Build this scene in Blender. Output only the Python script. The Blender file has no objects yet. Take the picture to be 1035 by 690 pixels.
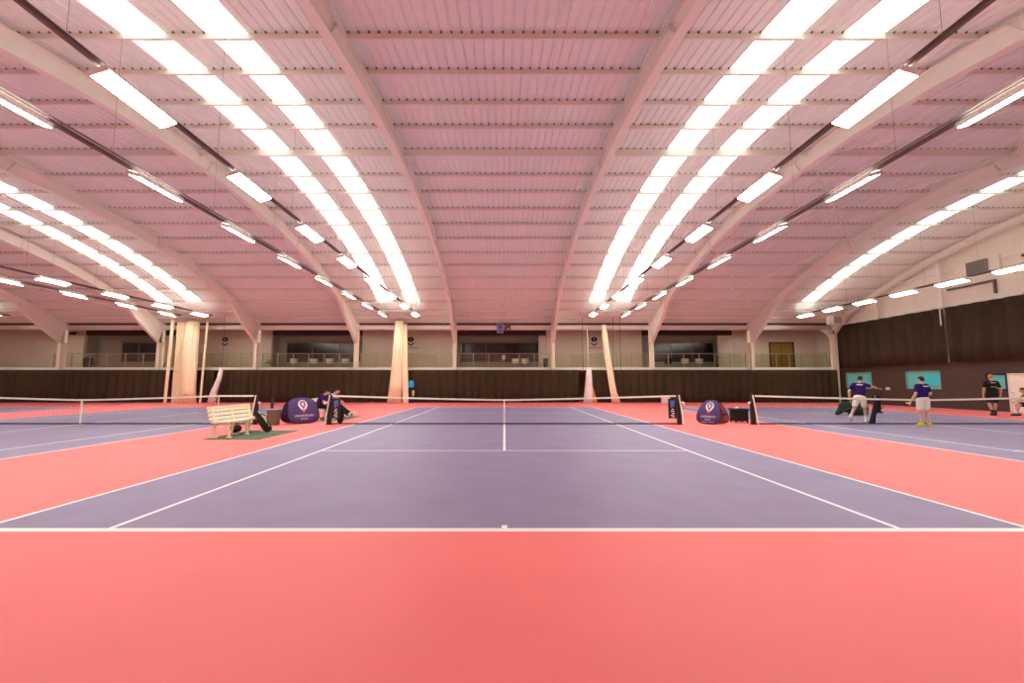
import bpy, bmesh, math, random
from mathutils import Vector, Matrix, Euler
random.seed(7)
PI = math.pi
C = bpy.context.scene.collection
SC = bpy.context.scene

# ------------------------------------------------------------------ materials
def mat(name, col, rough=0.6, spec=0.3, metal=0.0, noise=0.0, nscale=6.0, bump=0.0, emit=None, es=0.0):
    m = bpy.data.materials.new(name); m.use_nodes = True
    nt = m.node_tree; b = nt.nodes['Principled BSDF']
    b.inputs['Base Color'].default_value = (*col, 1)
    b.inputs['Roughness'].default_value = rough
    b.inputs['Specular IOR Level'].default_value = spec
    b.inputs['Metallic'].default_value = metal
    if noise or bump:
        tc = nt.nodes.new('ShaderNodeTexCoord'); n = nt.nodes.new('ShaderNodeTexNoise')
        n.inputs['Scale'].default_value = nscale; n.inputs['Detail'].default_value = 5
        nt.links.new(tc.outputs['Object'], n.inputs['Vector'])
        if noise:
            r = nt.nodes.new('ShaderNodeValToRGB')
            r.color_ramp.elements[0].position = 0.3; r.color_ramp.elements[1].position = 0.7
            r.color_ramp.elements[0].color = (*[max(0, c*(1-noise)) for c in col], 1)
            r.color_ramp.elements[1].color = (*[min(1, c*(1+noise)) for c in col], 1)
            nt.links.new(n.outputs['Fac'], r.inputs['Fac']); nt.links.new(r.outputs['Color'], b.inputs['Base Color'])
        if bump:
            bp = nt.nodes.new('ShaderNodeBump'); bp.inputs['Strength'].default_value = bump; bp.inputs['Distance'].default_value = 0.02
            nt.links.new(n.outputs['Fac'], bp.inputs['Height']); nt.links.new(bp.outputs['Normal'], b.inputs['Normal'])
    if emit:
        b.inputs['Emission Color'].default_value = (*emit, 1); b.inputs['Emission Strength'].default_value = es
    return m

LIGHT_E, SKY_E, UP_E = 46.0, 1.7, 26.0
M = dict(
    red=mat('red_court', (0.93, 0.225, 0.222), 0.55, 0.25, noise=0.035, nscale=0.7),
    purple=mat('purple_court', (0.282, 0.256, 0.405), 0.55, 0.25, noise=0.06, nscale=1.3),
    line=mat('line_paint', (0.94, 0.95, 0.94), 0.6),
    roof=mat('roof_sheet', (0.83, 0.89, 0.85), 0.55, 0.3, noise=0.02, nscale=2),
    gap_shade=mat('rib_gap_shade', (0.26, 0.17, 0.16), 0.9, 0.1),  # colour of the painted shade in the roof rib gaps
    steel=mat('painted_steel', (0.84, 0.83, 0.76), 0.5, 0.3, noise=0.02, nscale=3),
    cream=mat('cream_steel', (0.86, 0.81, 0.63), 0.5, 0.3),
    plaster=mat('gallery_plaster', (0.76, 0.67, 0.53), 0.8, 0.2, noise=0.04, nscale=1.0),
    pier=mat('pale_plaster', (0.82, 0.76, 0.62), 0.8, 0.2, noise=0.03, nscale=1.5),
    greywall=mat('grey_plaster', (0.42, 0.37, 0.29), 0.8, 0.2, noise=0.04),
    gfloor=mat('gallery_carpet', (0.20, 0.16, 0.13), 0.9, 0.1, noise=0.1, nscale=8),
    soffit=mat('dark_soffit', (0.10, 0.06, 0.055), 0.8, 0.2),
    edge=mat('edge_board', (0.88, 0.84, 0.70), 0.6, 0.3),
    brown=mat('brown_wall', (0.085, 0.062, 0.046), 0.75, 0.2, noise=0.05, nscale=0.8),
    clad=mat('white_cladding', (0.82, 0.79, 0.68), 0.6, 0.3, noise=0.03, nscale=1.2),
    cloth=mat('black_drape', (0.056, 0.041, 0.024), 0.9, 0.1, noise=0.08, nscale=3),
    netcloth=mat('cream_net', (0.88, 0.76, 0.52), 0.85, 0.1, noise=0.06, nscale=5),
    whitecloth=mat('white_net', (0.80, 0.76, 0.72), 0.85, 0.1, noise=0.04, nscale=5),
    orange=mat('orange_net', (0.75, 0.38, 0.12), 0.85, 0.1),
    pane=mat('dark_pane', (0.030, 0.020, 0.014), 0.12, 0.5),
    winframe=mat('window_frame', (0.33, 0.24, 0.19), 0.6, 0.3),
    wood=mat('varnished_wood', (0.36, 0.22, 0.045), 0.5, 0.3, noise=0.15, nscale=4),
    darkwood=mat('dark_wood', (0.09, 0.04, 0.025), 0.5, 0.3),
    black=mat('black_plastic', (0.018, 0.016, 0.015), 0.5, 0.4),
    blackcloth=mat('black_fabric', (0.022, 0.020, 0.019), 0.85, 0.15, noise=0.2, nscale=20),
    greencloth=mat('dark_green_fabric', (0.022, 0.045, 0.028), 0.8, 0.2, noise=0.2, nscale=15),
    redcloth=mat('red_fabric', (0.48, 0.05, 0.035), 0.8, 0.2),
    stripe=mat('pale_green_stripe', (0.55, 0.62, 0.36), 0.7, 0.2),
    track=mat('grey_track', (0.17, 0.125, 0.11), 0.45, 0.4, metal=0.3),
    housing=mat('light_housing', (0.68, 0.58, 0.55), 0.5, 0.4),
    benchw=mat('cream_paint', (0.90, 0.87, 0.60), 0.5, 0.3, noise=0.03, nscale=6),
    violet=mat('violet_fabric', (0.085, 0.052, 0.175), 0.7, 0.25, noise=0.08, nscale=4),
    violetin=mat('faded_violet_fabric', (0.36, 0.16, 0.20), 0.8, 0.2, noise=0.1, nscale=10),
    white=mat('white_print', (0.88, 0.86, 0.86), 0.6, 0.3),
    printred=mat('red_print', (0.62, 0.08, 0.12), 0.6, 0.3),
    printdark=mat('dark_print', (0.045, 0.025, 0.03), 0.7, 0.2),
    printgrey=mat('soft_grey_print', (0.27, 0.20, 0.26), 0.6, 0.3),
    printblue=mat('blue_print', (0.10, 0.20, 0.55), 0.6, 0.3),
    signblue=mat('blue_sign', (0.30, 0.30, 0.62), 0.5, 0.3),
    tape=mat('net_tape', (0.92, 0.92, 0.76), 0.7, 0.2),
    cord=mat('net_cord', (0.025, 0.02, 0.03), 0.8, 0.2),
    matg=mat('green_mat', (0.12, 0.185, 0.12), 0.95, 0.1, noise=0.2, nscale=12),
    bin=mat('grey_bin', (0.15, 0.12, 0.095), 0.7, 0.3, noise=0.1, nscale=20),
    bottle=mat('dark_green_bottle', (0.02, 0.035, 0.02), 0.3, 0.5),
    skin=mat('skin', (0.66, 0.40, 0.29), 0.55, 0.3),
    hairdark=mat('dark_hair', (0.035, 0.02, 0.014), 0.7, 0.3, noise=0.2, nscale=60),
    hairginger=mat('ginger_hair', (0.42, 0.17, 0.05), 0.7, 0.3, noise=0.2, nscale=60),
    shirtv=mat('purple_shirt', (0.036, 0.014, 0.135), 0.85, 0.15, noise=0.1, nscale=12),
    shirtl=mat('lilac_shirt', (0.36, 0.28, 0.60), 0.85, 0.15),
    shirtk=mat('black_shirt', (0.013, 0.018, 0.015), 0.85, 0.15, noise=0.1, nscale=12),
    shirty=mat('olive_shirt', (0.30, 0.26, 0.055), 0.85, 0.15, noise=0.4, nscale=12),
    shortw=mat('white_shorts', (0.86, 0.84, 0.72), 0.85, 0.15),
    trouser=mat('black_trousers', (0.018, 0.018, 0.018), 0.85, 0.15),
    sock=mat('white_socks', (0.82, 0.78, 0.74), 0.85, 0.15),
    shoew=mat('white_shoes', (0.85, 0.80, 0.70), 0.6, 0.3),
    shoey=mat('yellow_shoes', (0.80, 0.66, 0.06), 0.6, 0.3),
    shoek=mat('black_shoes', (0.03, 0.026, 0.025), 0.6, 0.3),
    eye=mat('eye_dark', (0.02, 0.015, 0.012), 0.3, 0.5),
    lip=mat('lip', (0.45, 0.20, 0.17), 0.5, 0.3),
    ball=mat('tennis_ball', (0.72, 0.75, 0.12), 0.9, 0.1),
    chairw=mat('white_plastic', (0.90, 0.87, 0.75), 0.45, 0.4),
    cyan=mat('cyan_fabric', (0.03, 0.40, 0.80), 0.8, 0.2),
    navy=mat('navy_fabric', (0.015, 0.025, 0.10), 0.8, 0.2),
    yellow=mat('yellow_fabric', (0.65, 0.62, 0.08), 0.8, 0.2),
    teal=mat('teal_pane', (0.12, 0.36, 0.33), 0.15, 0.5, emit=(0.12, 0.36, 0.32), es=0.35),
    tealdeep=mat('teal_room', (0.05, 0.35, 0.40), 0.3, 0.5, emit=(0.05, 0.36, 0.40), es=0.45),
    tealframe=mat('teal_frame', (0.22, 0.42, 0.36), 0.5, 0.3),
    leaf=mat('plant_leaf', (0.045, 0.075, 0.025), 0.6, 0.3, noise=0.3, nscale=10),
    ceramic=mat('grey_pot', (0.12, 0.10, 0.09), 0.5, 0.4),
    galvan=mat('galvanised', (0.30, 0.29, 0.25), 0.45, 0.4, metal=0.2),
    redpanel=mat('dark_red_panel', (0.07, 0.006, 0.008), 0.6, 0.3),
    railmetal=mat('rail_metal', (0.46, 0.40, 0.34), 0.4, 0.4, metal=0.4),
    diffuser=mat('lamp_diffuser', (0.9, 0.9, 0.9), 0.5, 0.2, emit=(1.0, 0.965, 0.87), es=LIGHT_E),
    ceiling_fill=mat('added_ceiling_fill', (0.9, 0.9, 0.9), 0.5, 0.2, emit=(0.96, 1.0, 0.90), es=UP_E),  # made-up upward glow that fills the ceiling
    sky=mat('skylight_sheet', (0.85, 0.9, 0.85), 0.5, 0.2, emit=(0.95, 1.0, 0.93), es=SKY_E),
)
def glass_mat():
    m = bpy.data.materials.new('balustrade_glass'); m.use_nodes = True; nt = m.node_tree
    nt.nodes.remove(nt.nodes['Principled BSDF'])
    out = [n for n in nt.nodes if n.type == 'OUTPUT_MATERIAL'][0]
    t = nt.nodes.new('ShaderNodeBsdfTransparent'); t.inputs['Color'].default_value = (0.94, 0.95, 0.86, 1)
    g = nt.nodes.new('ShaderNodeBsdfGlossy'); g.inputs['Roughness'].default_value = 0.08
    mx = nt.nodes.new('ShaderNodeMixShader'); mx.inputs['Fac'].default_value = 0.06
    nt.links.new(t.outputs[0], mx.inputs[1]); nt.links.new(g.outputs[0], mx.inputs[2]); nt.links.new(mx.outputs[0], out.inputs['Surface'])
    return m
M['glass'] = glass_mat()

# ------------------------------------------------------------------ helpers
def obj(name, bm, m, parent=None, smooth=False, loc=None, rot=None):
    me = bpy.data.meshes.new(name); bm.normal_update(); bm.to_mesh(me); bm.free()
    for x in (m if isinstance(m, (list, tuple)) else [m]): me.materials.append(M[x] if isinstance(x, str) else x)
    if smooth:
        for p in me.polygons: p.use_smooth = True
    o = bpy.data.objects.new(name, me); C.objects.link(o)
    if parent is not None: o.parent = parent
    if loc is not None: o.location = loc
    if rot is not None: o.rotation_euler = rot
    return o
def tag(o, label, cat, group=None):
    o['label'] = label; o['category'] = cat
    if group: o['group'] = group
    return o
def thing(name, label, cat, loc=(0, 0, 0), rotz=0, group=None):
    o = bpy.data.objects.new(name, None); C.objects.link(o); o.location = loc; o.rotation_euler = (0, 0, rotz)
    o.empty_display_size = 0.1
    return tag(o, label, cat, group)
def struct(name, bm, m, parent=None, smooth=False):
    o = obj(name, bm, m, parent, smooth)
    if parent is None: o['kind'] = 'structure'
    return o
def dup(root, loc, rotz, label=None, group=None):
    r = root.copy(); C.objects.link(r); r.location = loc; r.rotation_euler = (0, 0, rotz)
    if label: r['label'] = label
    if group: r['group'] = group
    for ch in list(root.children):
        c = ch.copy(); C.objects.link(c); c.parent = r
        for g in list(ch.children):
            d = g.copy(); C.objects.link(d); d.parent = c
    return r
def B(): return bmesh.new()
def box(bm, x0, x1, y0, y1, z0, z1, mi=0):
    v = [bm.verts.new(p) for p in ((x0,y0,z0),(x1,y0,z0),(x1,y1,z0),(x0,y1,z0),(x0,y0,z1),(x1,y0,z1),(x1,y1,z1),(x0,y1,z1))]
    for f in ((3,2,1,0),(4,5,6,7),(0,1,5,4),(1,2,6,5),(2,3,7,6),(3,0,4,7)):
        bm.faces.new([v[i] for i in f]).material_index = mi
def obox(bm, p0, p1, w, h, up=(0, 0, 1), bev=0):
    """bar from p0 to p1, w across, h along up"""
    p0, p1 = Vector(p0), Vector(p1); d = (p1-p0).normalized(); up = Vector(up)
    s = d.cross(up)
    if s.length < 1e-4: s = d.cross(Vector((1, 0, 0)))
    s.normalize(); u = s.cross(d).normalized()
    v = []
    for p in (p0, p1):
        for a, b in ((-1,-1),(1,-1),(1,1),(-1,1)): v.append(bm.verts.new(p+s*a*w/2+u*b*h/2))
    for f in ((0,1,2,3),(7,6,5,4),(0,4,5,1),(1,5,6,2),(2,6,7,3),(3,7,4,0)): bm.faces.new([v[i] for i in f])
def tube(bm, pts, r, n=8, cap=True):
    pts = [Vector(p) for p in pts]; R = r if isinstance(r, (list, tuple)) else [r]*len(pts); rings = []
    for i, p in enumerate(pts):
        d = (pts[min(i+1, len(pts)-1)]-pts[max(i-1, 0)]).normalized()
        a = d.cross(Vector((0, 0, 1)))
        if a.length < 1e-3: a = d.cross(Vector((0, 1, 0)))
        a.normalize(); b = d.cross(a)
        rings.append([bm.verts.new(p+(a*math.cos(2*PI*k/n)+b*math.sin(2*PI*k/n))*R[i]) for k in range(n)])
    for i in range(len(rings)-1):
        for k in range(n): bm.faces.new((rings[i][k], rings[i][(k+1) % n], rings[i+1][(k+1) % n], rings[i+1][k]))
    if cap: bm.faces.new(rings[0][::-1]); bm.faces.new(rings[-1])
def lathe(bm, prof, n=20, c=(0, 0, 0)):
    rings = [[bm.verts.new((c[0]+r*math.cos(2*PI*k/n), c[1]+r*math.sin(2*PI*k/n), c[2]+z)) for k in range(n)] for r, z in prof]
    for i in range(len(rings)-1):
        for k in range(n): bm.faces.new((rings[i][k], rings[i][(k+1) % n], rings[i+1][(k+1) % n], rings[i+1][k]))
    bm.faces.new(rings[0][::-1]); bm.faces.new(rings[-1])
def prism(bm, poly, d0, d1, f):
    """extrude 2-D poly between d0 and d1; f(u,v,d) -> point"""
    a = [bm.verts.new(f(u, v, d0)) for u, v in poly]; b = [bm.verts.new(f(u, v, d1)) for u, v in poly]
    n = len(poly); bm.faces.new(a[::-1]); bm.faces.new(b)
    for i in range(n): bm.faces.new((a[i], a[(i+1) % n], b[(i+1) % n], b[i]))
_ico = None
def ico():
    global _ico
    if _ico is None:
        b = B(); bmesh.ops.create_icosphere(b, subdivisions=3, radius=1); _ico = [v.co.copy() for v in b.verts]; b.free()
    return _ico
def hull(bm, items):
    """closed convex hull round ellipsoids (centre, radius or radii[, rotation])"""
    t = B()
    for it in items:
        c, r = Vector(it[0]), it[1]; rot = it[2] if len(it) > 2 else None
        r = (r, r, r) if isinstance(r, (int, float)) else r
        for v in ico():
            p = Vector((v.x*r[0], v.y*r[1], v.z*r[2]))
            if rot is not None: p = rot @ p
            t.verts.new(c+p)
    res = bmesh.ops.convex_hull(t, input=t.verts)
    junk = [g for g in res['geom_interior'] if isinstance(g, bmesh.types.BMVert)]
    bmesh.ops.delete(t, geom=junk, context='VERTS')
    loose = [v for v in t.verts if not v.link_faces]
    bmesh.ops.delete(t, geom=loose, context='VERTS')
    bmesh.ops.recalc_face_normals(t, faces=t.faces)
    me = bpy.data.meshes.new('t'); t.to_mesh(me); t.free(); bm.from_mesh(me); bpy.data.meshes.remove(me)
def fused(name, bm, m, parent, voxel=0.012, smooth=4, loc=None, rot=None):
    """one continuous skin over overlapping closed shapes"""
    me = bpy.data.meshes.new('t'); bm.to_mesh(me); bm.free()
    o = bpy.data.objects.new('t', me); C.objects.link(o)
    r = o.modifiers.new('r', 'REMESH'); r.mode = 'VOXEL'; r.voxel_size = voxel; r.use_smooth_shade = True
    if smooth:
        s = o.modifiers.new('s', 'SMOOTH'); s.factor = 0.5; s.iterations = smooth
    dg = bpy.context.evaluated_depsgraph_get()
    me2 = bpy.data.meshes.new_from_object(o.evaluated_get(dg)); me2.name = name
    bpy.data.objects.remove(o); bpy.data.meshes.remove(me)
    me2.materials.clear(); me2.materials.append(M[m])
    for p in me2.polygons: p.use_smooth = True
    o = bpy.data.objects.new(name, me2); C.objects.link(o); o.parent = parent
    if loc is not None: o.location = loc
    if rot is not None: o.rotation_euler = rot
    return o
def text(name, s, size, m, parent, loc, rot, ex=0.002, width=None):
    cu = bpy.data.curves.new('t', 'FONT'); cu.body = s; cu.size = size; cu.extrude = ex; cu.align_x = 'CENTER'; cu.align_y = 'CENTER'
    cu.resolution_u = 2
    o = bpy.data.objects.new('t', cu); C.objects.link(o)
    dg = bpy.context.evaluated_depsgraph_get()
    me = bpy.data.meshes.new_from_object(o.evaluated_get(dg)); me.name = name
    bpy.data.objects.remove(o); bpy.data.curves.remove(cu)
    if width:
        xs = [v.co.x for v in me.vertices]; k = width/(max(xs)-min(xs))
        for v in me.vertices: v.co.x *= k
    me.materials.clear(); me.materials.append(M[m])
    o = bpy.data.objects.new(name, me); C.objects.link(o); o.parent = parent; o.location = loc; o.rotation_euler = rot
    return o
ORD = ['nearest the camera', 'second', 'third', 'fourth', 'fifth', 'sixth', 'seventh', 'eighth', 'ninth', 'tenth', 'eleventh', 'twelfth']

# ------------------------------------------------------------------ dimensions
XL, XR = -43.0, 26.4            # side walls
YF, YB = -6.4, 31.1             # camera-end wall, end of the roof
ROOF_R, ROOF_Z, ROOF_Y = 46.0, 10.44, 11.885
def roof(y, d=0.0):
    """point under the roof arc at depth d below the sheet"""
    a = math.asin((y-ROOF_Y)/ROOF_R); r = ROOF_R-d
    return Vector((0, ROOF_Y+r*math.sin(a), ROOF_Z-ROOF_R+r*math.cos(a)))
FRAMES = [-34.87, -27.12, -19.5, -11.65, -3.9, 3.84, 11.6, 19.45, 26.0]
COURTS = [-31.0, -15.5, 0.0, 15.5]

# ------------------------------------------------------------------ floor with painted courts
def floor():
    xs, ys = {XL, XR}, {YF, 36.2}
    L = 23.77
    for c in COURTS:
        for s in (-1, 1):
            xs |= {c+s*5.515, c+s*5.455, c+s*4.145, c+s*4.085, c+s*0.03}
    for y in (-.06, .05, .15, 5.455, 5.515, 18.255, 18.315, L-.15, L-.05, L+.05): ys.add(y)
    xs, ys = sorted(xs), sorted(ys)
    bm = B(); V = {}
    def v(i, j):
        if (i, j) not in V: V[i, j] = bm.verts.new((xs[i], ys[j], 0))
        return V[i, j]
    for i in range(len(xs)-1):
        for j in range(len(ys)-1):
            x, y = (xs[i]+xs[i+1])/2, (ys[j]+ys[j+1])/2; mi = 0
            for c in COURTS:
                u = abs(x-c)
                if u < 5.515 and -.06 < y < L+.05:
                    mi = 1
                    if u > 5.455 or y < .05 or y > L-.05: mi = 2
                    elif 4.085 < u < 4.145: mi = 2
                    elif u < 4.085 and (5.455 < y < 5.515 or 18.255 < y < 18.315): mi = 2
                    elif u < .03 and (y < .15 or y > L-.15 or 5.5 < y < 18.3): mi = 2
            bm.faces.new((v(i, j), v(i+1, j), v(i+1, j+1), v(i, j+1))).material_index = mi
    struct('floor', bm, ['red', 'purple', 'line'])
floor()

# ------------------------------------------------------------------ roof sheets and skylights
SKY = [(6.25, 7.3), (8.25, 9.3), (-7.25, -6.2), (-9.3, -8.25), (-23.4, -22.3), (-25.55, -24.45), (21.85, 22.95)]
def roof_sheets():
    prof = []
    x = XL
    while x < XR-1e-6:
        for dx, h in ((0, 0), (.175, 0), (.195, .035), (.23, .035)): prof.append((x+dx, h))
        x += .25
    ys = [YF-0.2+i*(YB+0.25-YF)/34 for i in range(35)]
    ys = sorted(ys+[-4.28, 28.05])
    bms = {k: B() for k in range(-1, len(SKY))}
    def which(x, y):
        if -4.28 < y < 28.05:
            for k, (a, b) in enumerate(SKY):
                if a < x < b: return k
        return -1
    V = {}
    def vert(k, i, j):
        if (k, i, j) not in V:
            p = roof(ys[j], -prof[i][1]); V[k, i, j] = bms[k].verts.new((prof[i][0], p.y, p.z))
        return V[k, i, j]
    for i in range(len(prof)-1):
        xm = (prof[i][0]+prof[i+1][0])/2
        for j in range(len(ys)-1):
            k = which(xm, (ys[j]+ys[j+1])/2)
            bms[k].faces.new((vert(k, i, j), vert(k, i, j+1), vert(k, i+1, j+1), vert(k, i+1, j)))
    struct('ceiling', bms[-1], 'roof')
    for k in range(len(SKY)): struct('window_%d' % (k+1), bms[k], 'sky')
roof_sheets()

# purlins, rafters, braces
PY = [-5.55, -4.1, -2.5, -.9, .7, 2.3, 3.88, 5.44, 6.97, 8.58, 10.06, 11.75, 13.72, 15.23, 16.88, 18.48, 20.09, 21.79, 23.31, 24.86, 26.43, 28.01, 29.21, 30.15]
for y in PY:
    deep = .30 if abs(y-11.75) < .1 else .17
    bm = B(); a = math.asin((y-ROOF_Y)/ROOF_R); n = Vector((0, math.sin(a), math.cos(a)))
    p = roof(y, deep/2+.002)
    obox(bm, (XL+.02, p.y, p.z), (XR-.02, p.y, p.z), .022, deep, up=n)                    # web
    t = Vector((0, n.z, -n.y))
    for dd, off in ((.012, .03), (deep-.008, -.03)):
        q = roof(y, dd)+t*off; obox(bm, (XL+.02, q.y, q.z), (XR-.02, q.y, q.z), .075, .016, up=n)
    if y > 4:                                            # dark blocks painting shade into the sheet rib gaps over the purlin
        xx = XL
        while xx < XR-.3:
            if not (-4.28 < y < 28.05 and any(a < xx+.21 < b for a, b in SKY)):
                p = roof(y-.035, 0); box(bm, xx+.188, xx+.237, p.y-.012, p.y+.012, p.z-.022, p.z+.030, 1)
            xx += .25
    struct('roof_beam', bm, ['steel', 'gap_shade'])

def frame(x, d1=.72, gable=False):
    d0 = .185
    outer = [roof(y, d0) for y in [31.0-i*(31.0+6.2)/40 for i in range(41)]]
    inner = []
    ysn = [27.2-i*(27.2+3.4)/34 for i in range(35)]
    inner = [Vector((0, 30.45, 4.65)), Vector((0, 29.3, 5.40)), Vector((0, 28.2, 6.12))]+[roof(y, d1) for y in ysn]+[Vector((0, -4.45, 6.1)), Vector((0, -5.6, 5.35)), Vector((0, -6.0, 4.65))]
    if gable: inner = [Vector((0, 30.45, 5.35)), Vector((0, 30.0, 5.75))]+[roof(29.2-i*(29.2+5.2)/36, d1) for i in range(37)]+[Vector((0, -6.0, 5.35))]
    bm = B()
    # web as a strip between the two edges, resampled by angle
    def sample(poly, n):
        L = [0]
        for a, b in zip(poly, poly[1:]): L.append(L[-1]+(b-a).length)
        out = []
        for i in range(n+1):
            s = L[-1]*i/n; k = max(j for j in range(len(L)) if L[j] <= s+1e-9); k = min(k, len(poly)-2)
            f = (s-L[k])/(L[k+1]-L[k]); out.append(poly[k].lerp(poly[k+1], f))
        return out
    O, I = sample(outer, 60), sample(inner, 60)
    O[0] = Vector((0, 30.98, O[0].z)); 
    w = .011
    for sx in (-w, w):
        for i in range(60):
            q = [(x+sx, p.y, p.z) for p in (O[i], O[i+1], I[i+1], I[i])]
            bm.faces.new([bm.verts.new(c) for c in (q if sx > 0 else q[::-1])])
    def flange(poly, wd, th, sgn):
        for a, b in zip(poly, poly[1:]):
            d = (b-a).normalized(); n = Vector((0, -d.z, d.y))*sgn
            obox(bm, (x, *(a-d*.01).yz), (x, *(b+d*.01).yz), wd, th, up=n)
    flange(O, .24, .022, 1); flange(inner, .24, .028, 1)
    for i in (6, 18, 30, 42, 54): obox(bm, (x, *O[i].yz), (x, *I[i].yz), .19, .012, up=(0, 1, 0))   # stiffeners
    struct('roof_beam', bm, 'steel')
    # posts under the two ends
    bm = B()
    for y0, y1 in ((30.45, 30.98), (-6.38, -5.95)):
        zt = 5.37 if gable else 4.68; za, zb = (zt, 6.1) if y0 > 0 else (6.1, zt)
        box(bm, x-.12, x+.12, y0, y0+.03, 0, za); box(bm, x-.12, x+.12, y1-.03, y1, 0, zb); box(bm, x-.012, x+.012, y0, y1, 0, zt)
        box(bm, x-.12, x+.12, y0, y1, zt-.05, zt-.02)
    struct('column', bm, 'cream')
for x in FRAMES[:-1]: frame(x)
frame(FRAMES[-1], .52, True)

def brace(p0, p1, r=.035):
    bm = B(); tube(bm, [p0, p1], r, 8); struct('roof_beam', bm, 'steel')
def rp(x, y, d=.45): p = roof(y, d); return (x, p.y, p.z)
for a, b in ((11.6, 19.45), (-27.12, -34.87)):
    for y0, y1 in ((4.0, 11.6), (11.6, 20.0), (20.0, 29.5)):
        brace(rp(a, y0), rp(b, y1)); brace(rp(a, y1), rp(b, y0))
for a in (-1.3, 1.3):
    bm = B()
    pts = [roof(y, .13) for y in PY if y > -6]
    tube(bm, [(a, p.y, p.z) for p in pts], .014, 6); struct('roof_beam', bm, 'steel')
# eave beam along the back
bm = B(); tube(bm, [(XL+.02, 30.99, 5.9), (XR-.02, 30.99, 5.9)], .2, 16); struct('trim_1', bm, 'steel', smooth=True)
for k, (x0, s) in enumerate(((19.57, 1), (25.88, -1))):
    bm = B(); pts = [(0, 0), (1.15, 0)]+[(1.15-1.15*math.sin(PI/2*i/8), -(.95-.95*math.cos(PI/2*i/8))) for i in range(1, 9)]
    prism(bm, pts, 30.9, 31.02, lambda u, v, d: (x0+s*u, d, 5.75+v)); struct('trim_%d' % (6+k), bm, 'steel')
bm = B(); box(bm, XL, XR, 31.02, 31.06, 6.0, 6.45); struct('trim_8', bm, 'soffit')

# ------------------------------------------------------------------ walls
bm = B(); box(bm, XL-.2, XL, YF, 36.2, 0, 11); struct('wall_left', bm, 'clad')
bm = B(); box(bm, XL, XR, YF-.2, YF, 0, 3, 1); box(bm, XL, XR, YF-.2, YF, 3, 7.2, 0); struct('wall_front', bm, ['clad', 'brown'])
# side wall: dark lower wall pierced by the teal windows and the white door, pale cladding above
SW = [(27.75, 30.25, 1.08, 2.3), (22.6, 25.05, 1.12, 2.28), (19.02, 20.05, 1.10, 2.02), (17.2, 18.95, 0.0, 2.0)]
bm = B(); ycut = sorted({YF, 36.2} | {v for s in SW for v in s[:2]}); zcut = sorted({0, 2.75} | {v for s in SW for v in s[2:]})
for i in range(len(ycut)-1):
    for j in range(len(zcut)-1):
        y, z = (ycut[i]+ycut[i+1])/2, (zcut[j]+zcut[j+1])/2
        if not any(a < y < b and c < z < d for a, b, c, d in SW): box(bm, XR, XR+.25, ycut[i], ycut[i+1], zcut[j], zcut[j+1])
struct('wall_right', bm, 'brown')
bm = B(); box(bm, XR, XR+.25, YF, 36.2, 2.75, 11.0)
for z in (6.9, 7.9, 8.9): box(bm, XR-.03, XR, YF, 30.9, z, z+.02)
for y in range(-6, 31, 2): box(bm, XR-.012, XR, y, y+.02, 6, 10.4)
struct('wall_side', bm, 'clad')
bm = B(); box(bm, XR-.16, XR, YF, 30.9, 5.98, 6.22); struct('trim_2', bm, 'steel')
bm = B(); box(bm, XR-.09, XR, YF, 30.9, 8.1, 8.19); struct('trim_3', bm, 'steel')
bm = B(); box(bm, XR-.14, XR-.002, 19.0, 21.6, 6.95, 7.05); box(bm, XR-.14, XR-.002, 19.0, 19.08, 6.3, 6.95); struct('trim_4', bm, 'track')
for y, z in ((21.75, 8.7), (26.4, 7.35), (15.0, 9.4), (8.0, 9.4), (1.0, 9.0)):
    bm = B(); box(bm, 25.96, 26.10, y-.09, y+.09, 5.95, z); box(bm, 25.86, 26.06, y-.03, y+.03, 5.88, 5.95); box(bm, 25.86, 25.91, y-.03, y+.03, 4.9 if y == 21.75 else 5.9, 5.9); struct('column', bm, 'steel')
for k, (a, b, c, d) in enumerate(SW[:3]):
    bm = B(); x = XR+.04; f = .09
    box(bm, x, x+.1, a, b, c, c+f); box(bm, x, x+.1, a, b, d-f, d); box(bm, x, x+.1, a, a+f, c, d); box(bm, x, x+.1, b-f, b, c, d)
    w = struct('window_%d' % (8+k), bm, 'tealframe' if k < 2 else 'navy')
    bm = B(); box(bm, x+.08, x+.12, a, b, c, d); obj('pane', bm, 'teal', w)
    if k == 1:
        bm = B(); box(bm, x+.06, x+.079, a+.25, b-.7, c+.25, d-.3); obj('pane', bm, 'tealdeep', w)
a, b, c, d = SW[3]
bm = B(); box(bm, XR+.03, XR+.1, a, b, c, d)
dr = struct('door_1', bm, 'chairw')
bm = B(); box(bm, XR-.02, XR+.029, b-.06, b, c, d); box(bm, XR-.02, XR+.029, a, a+.06, c, d); box(bm, XR-.02, XR+.029, a+.06, b-.06, d-.06, d); obj('door_frame', bm, 'steel', dr)
bm = B(); tube(bm, [(XR+.03, b-.16, 1.0), (XR-.04, b-.16, 1.0), (XR-.04, b-.3, 1.0)], .012, 8); obj('door_handle', bm, 'galvan', dr)

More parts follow.
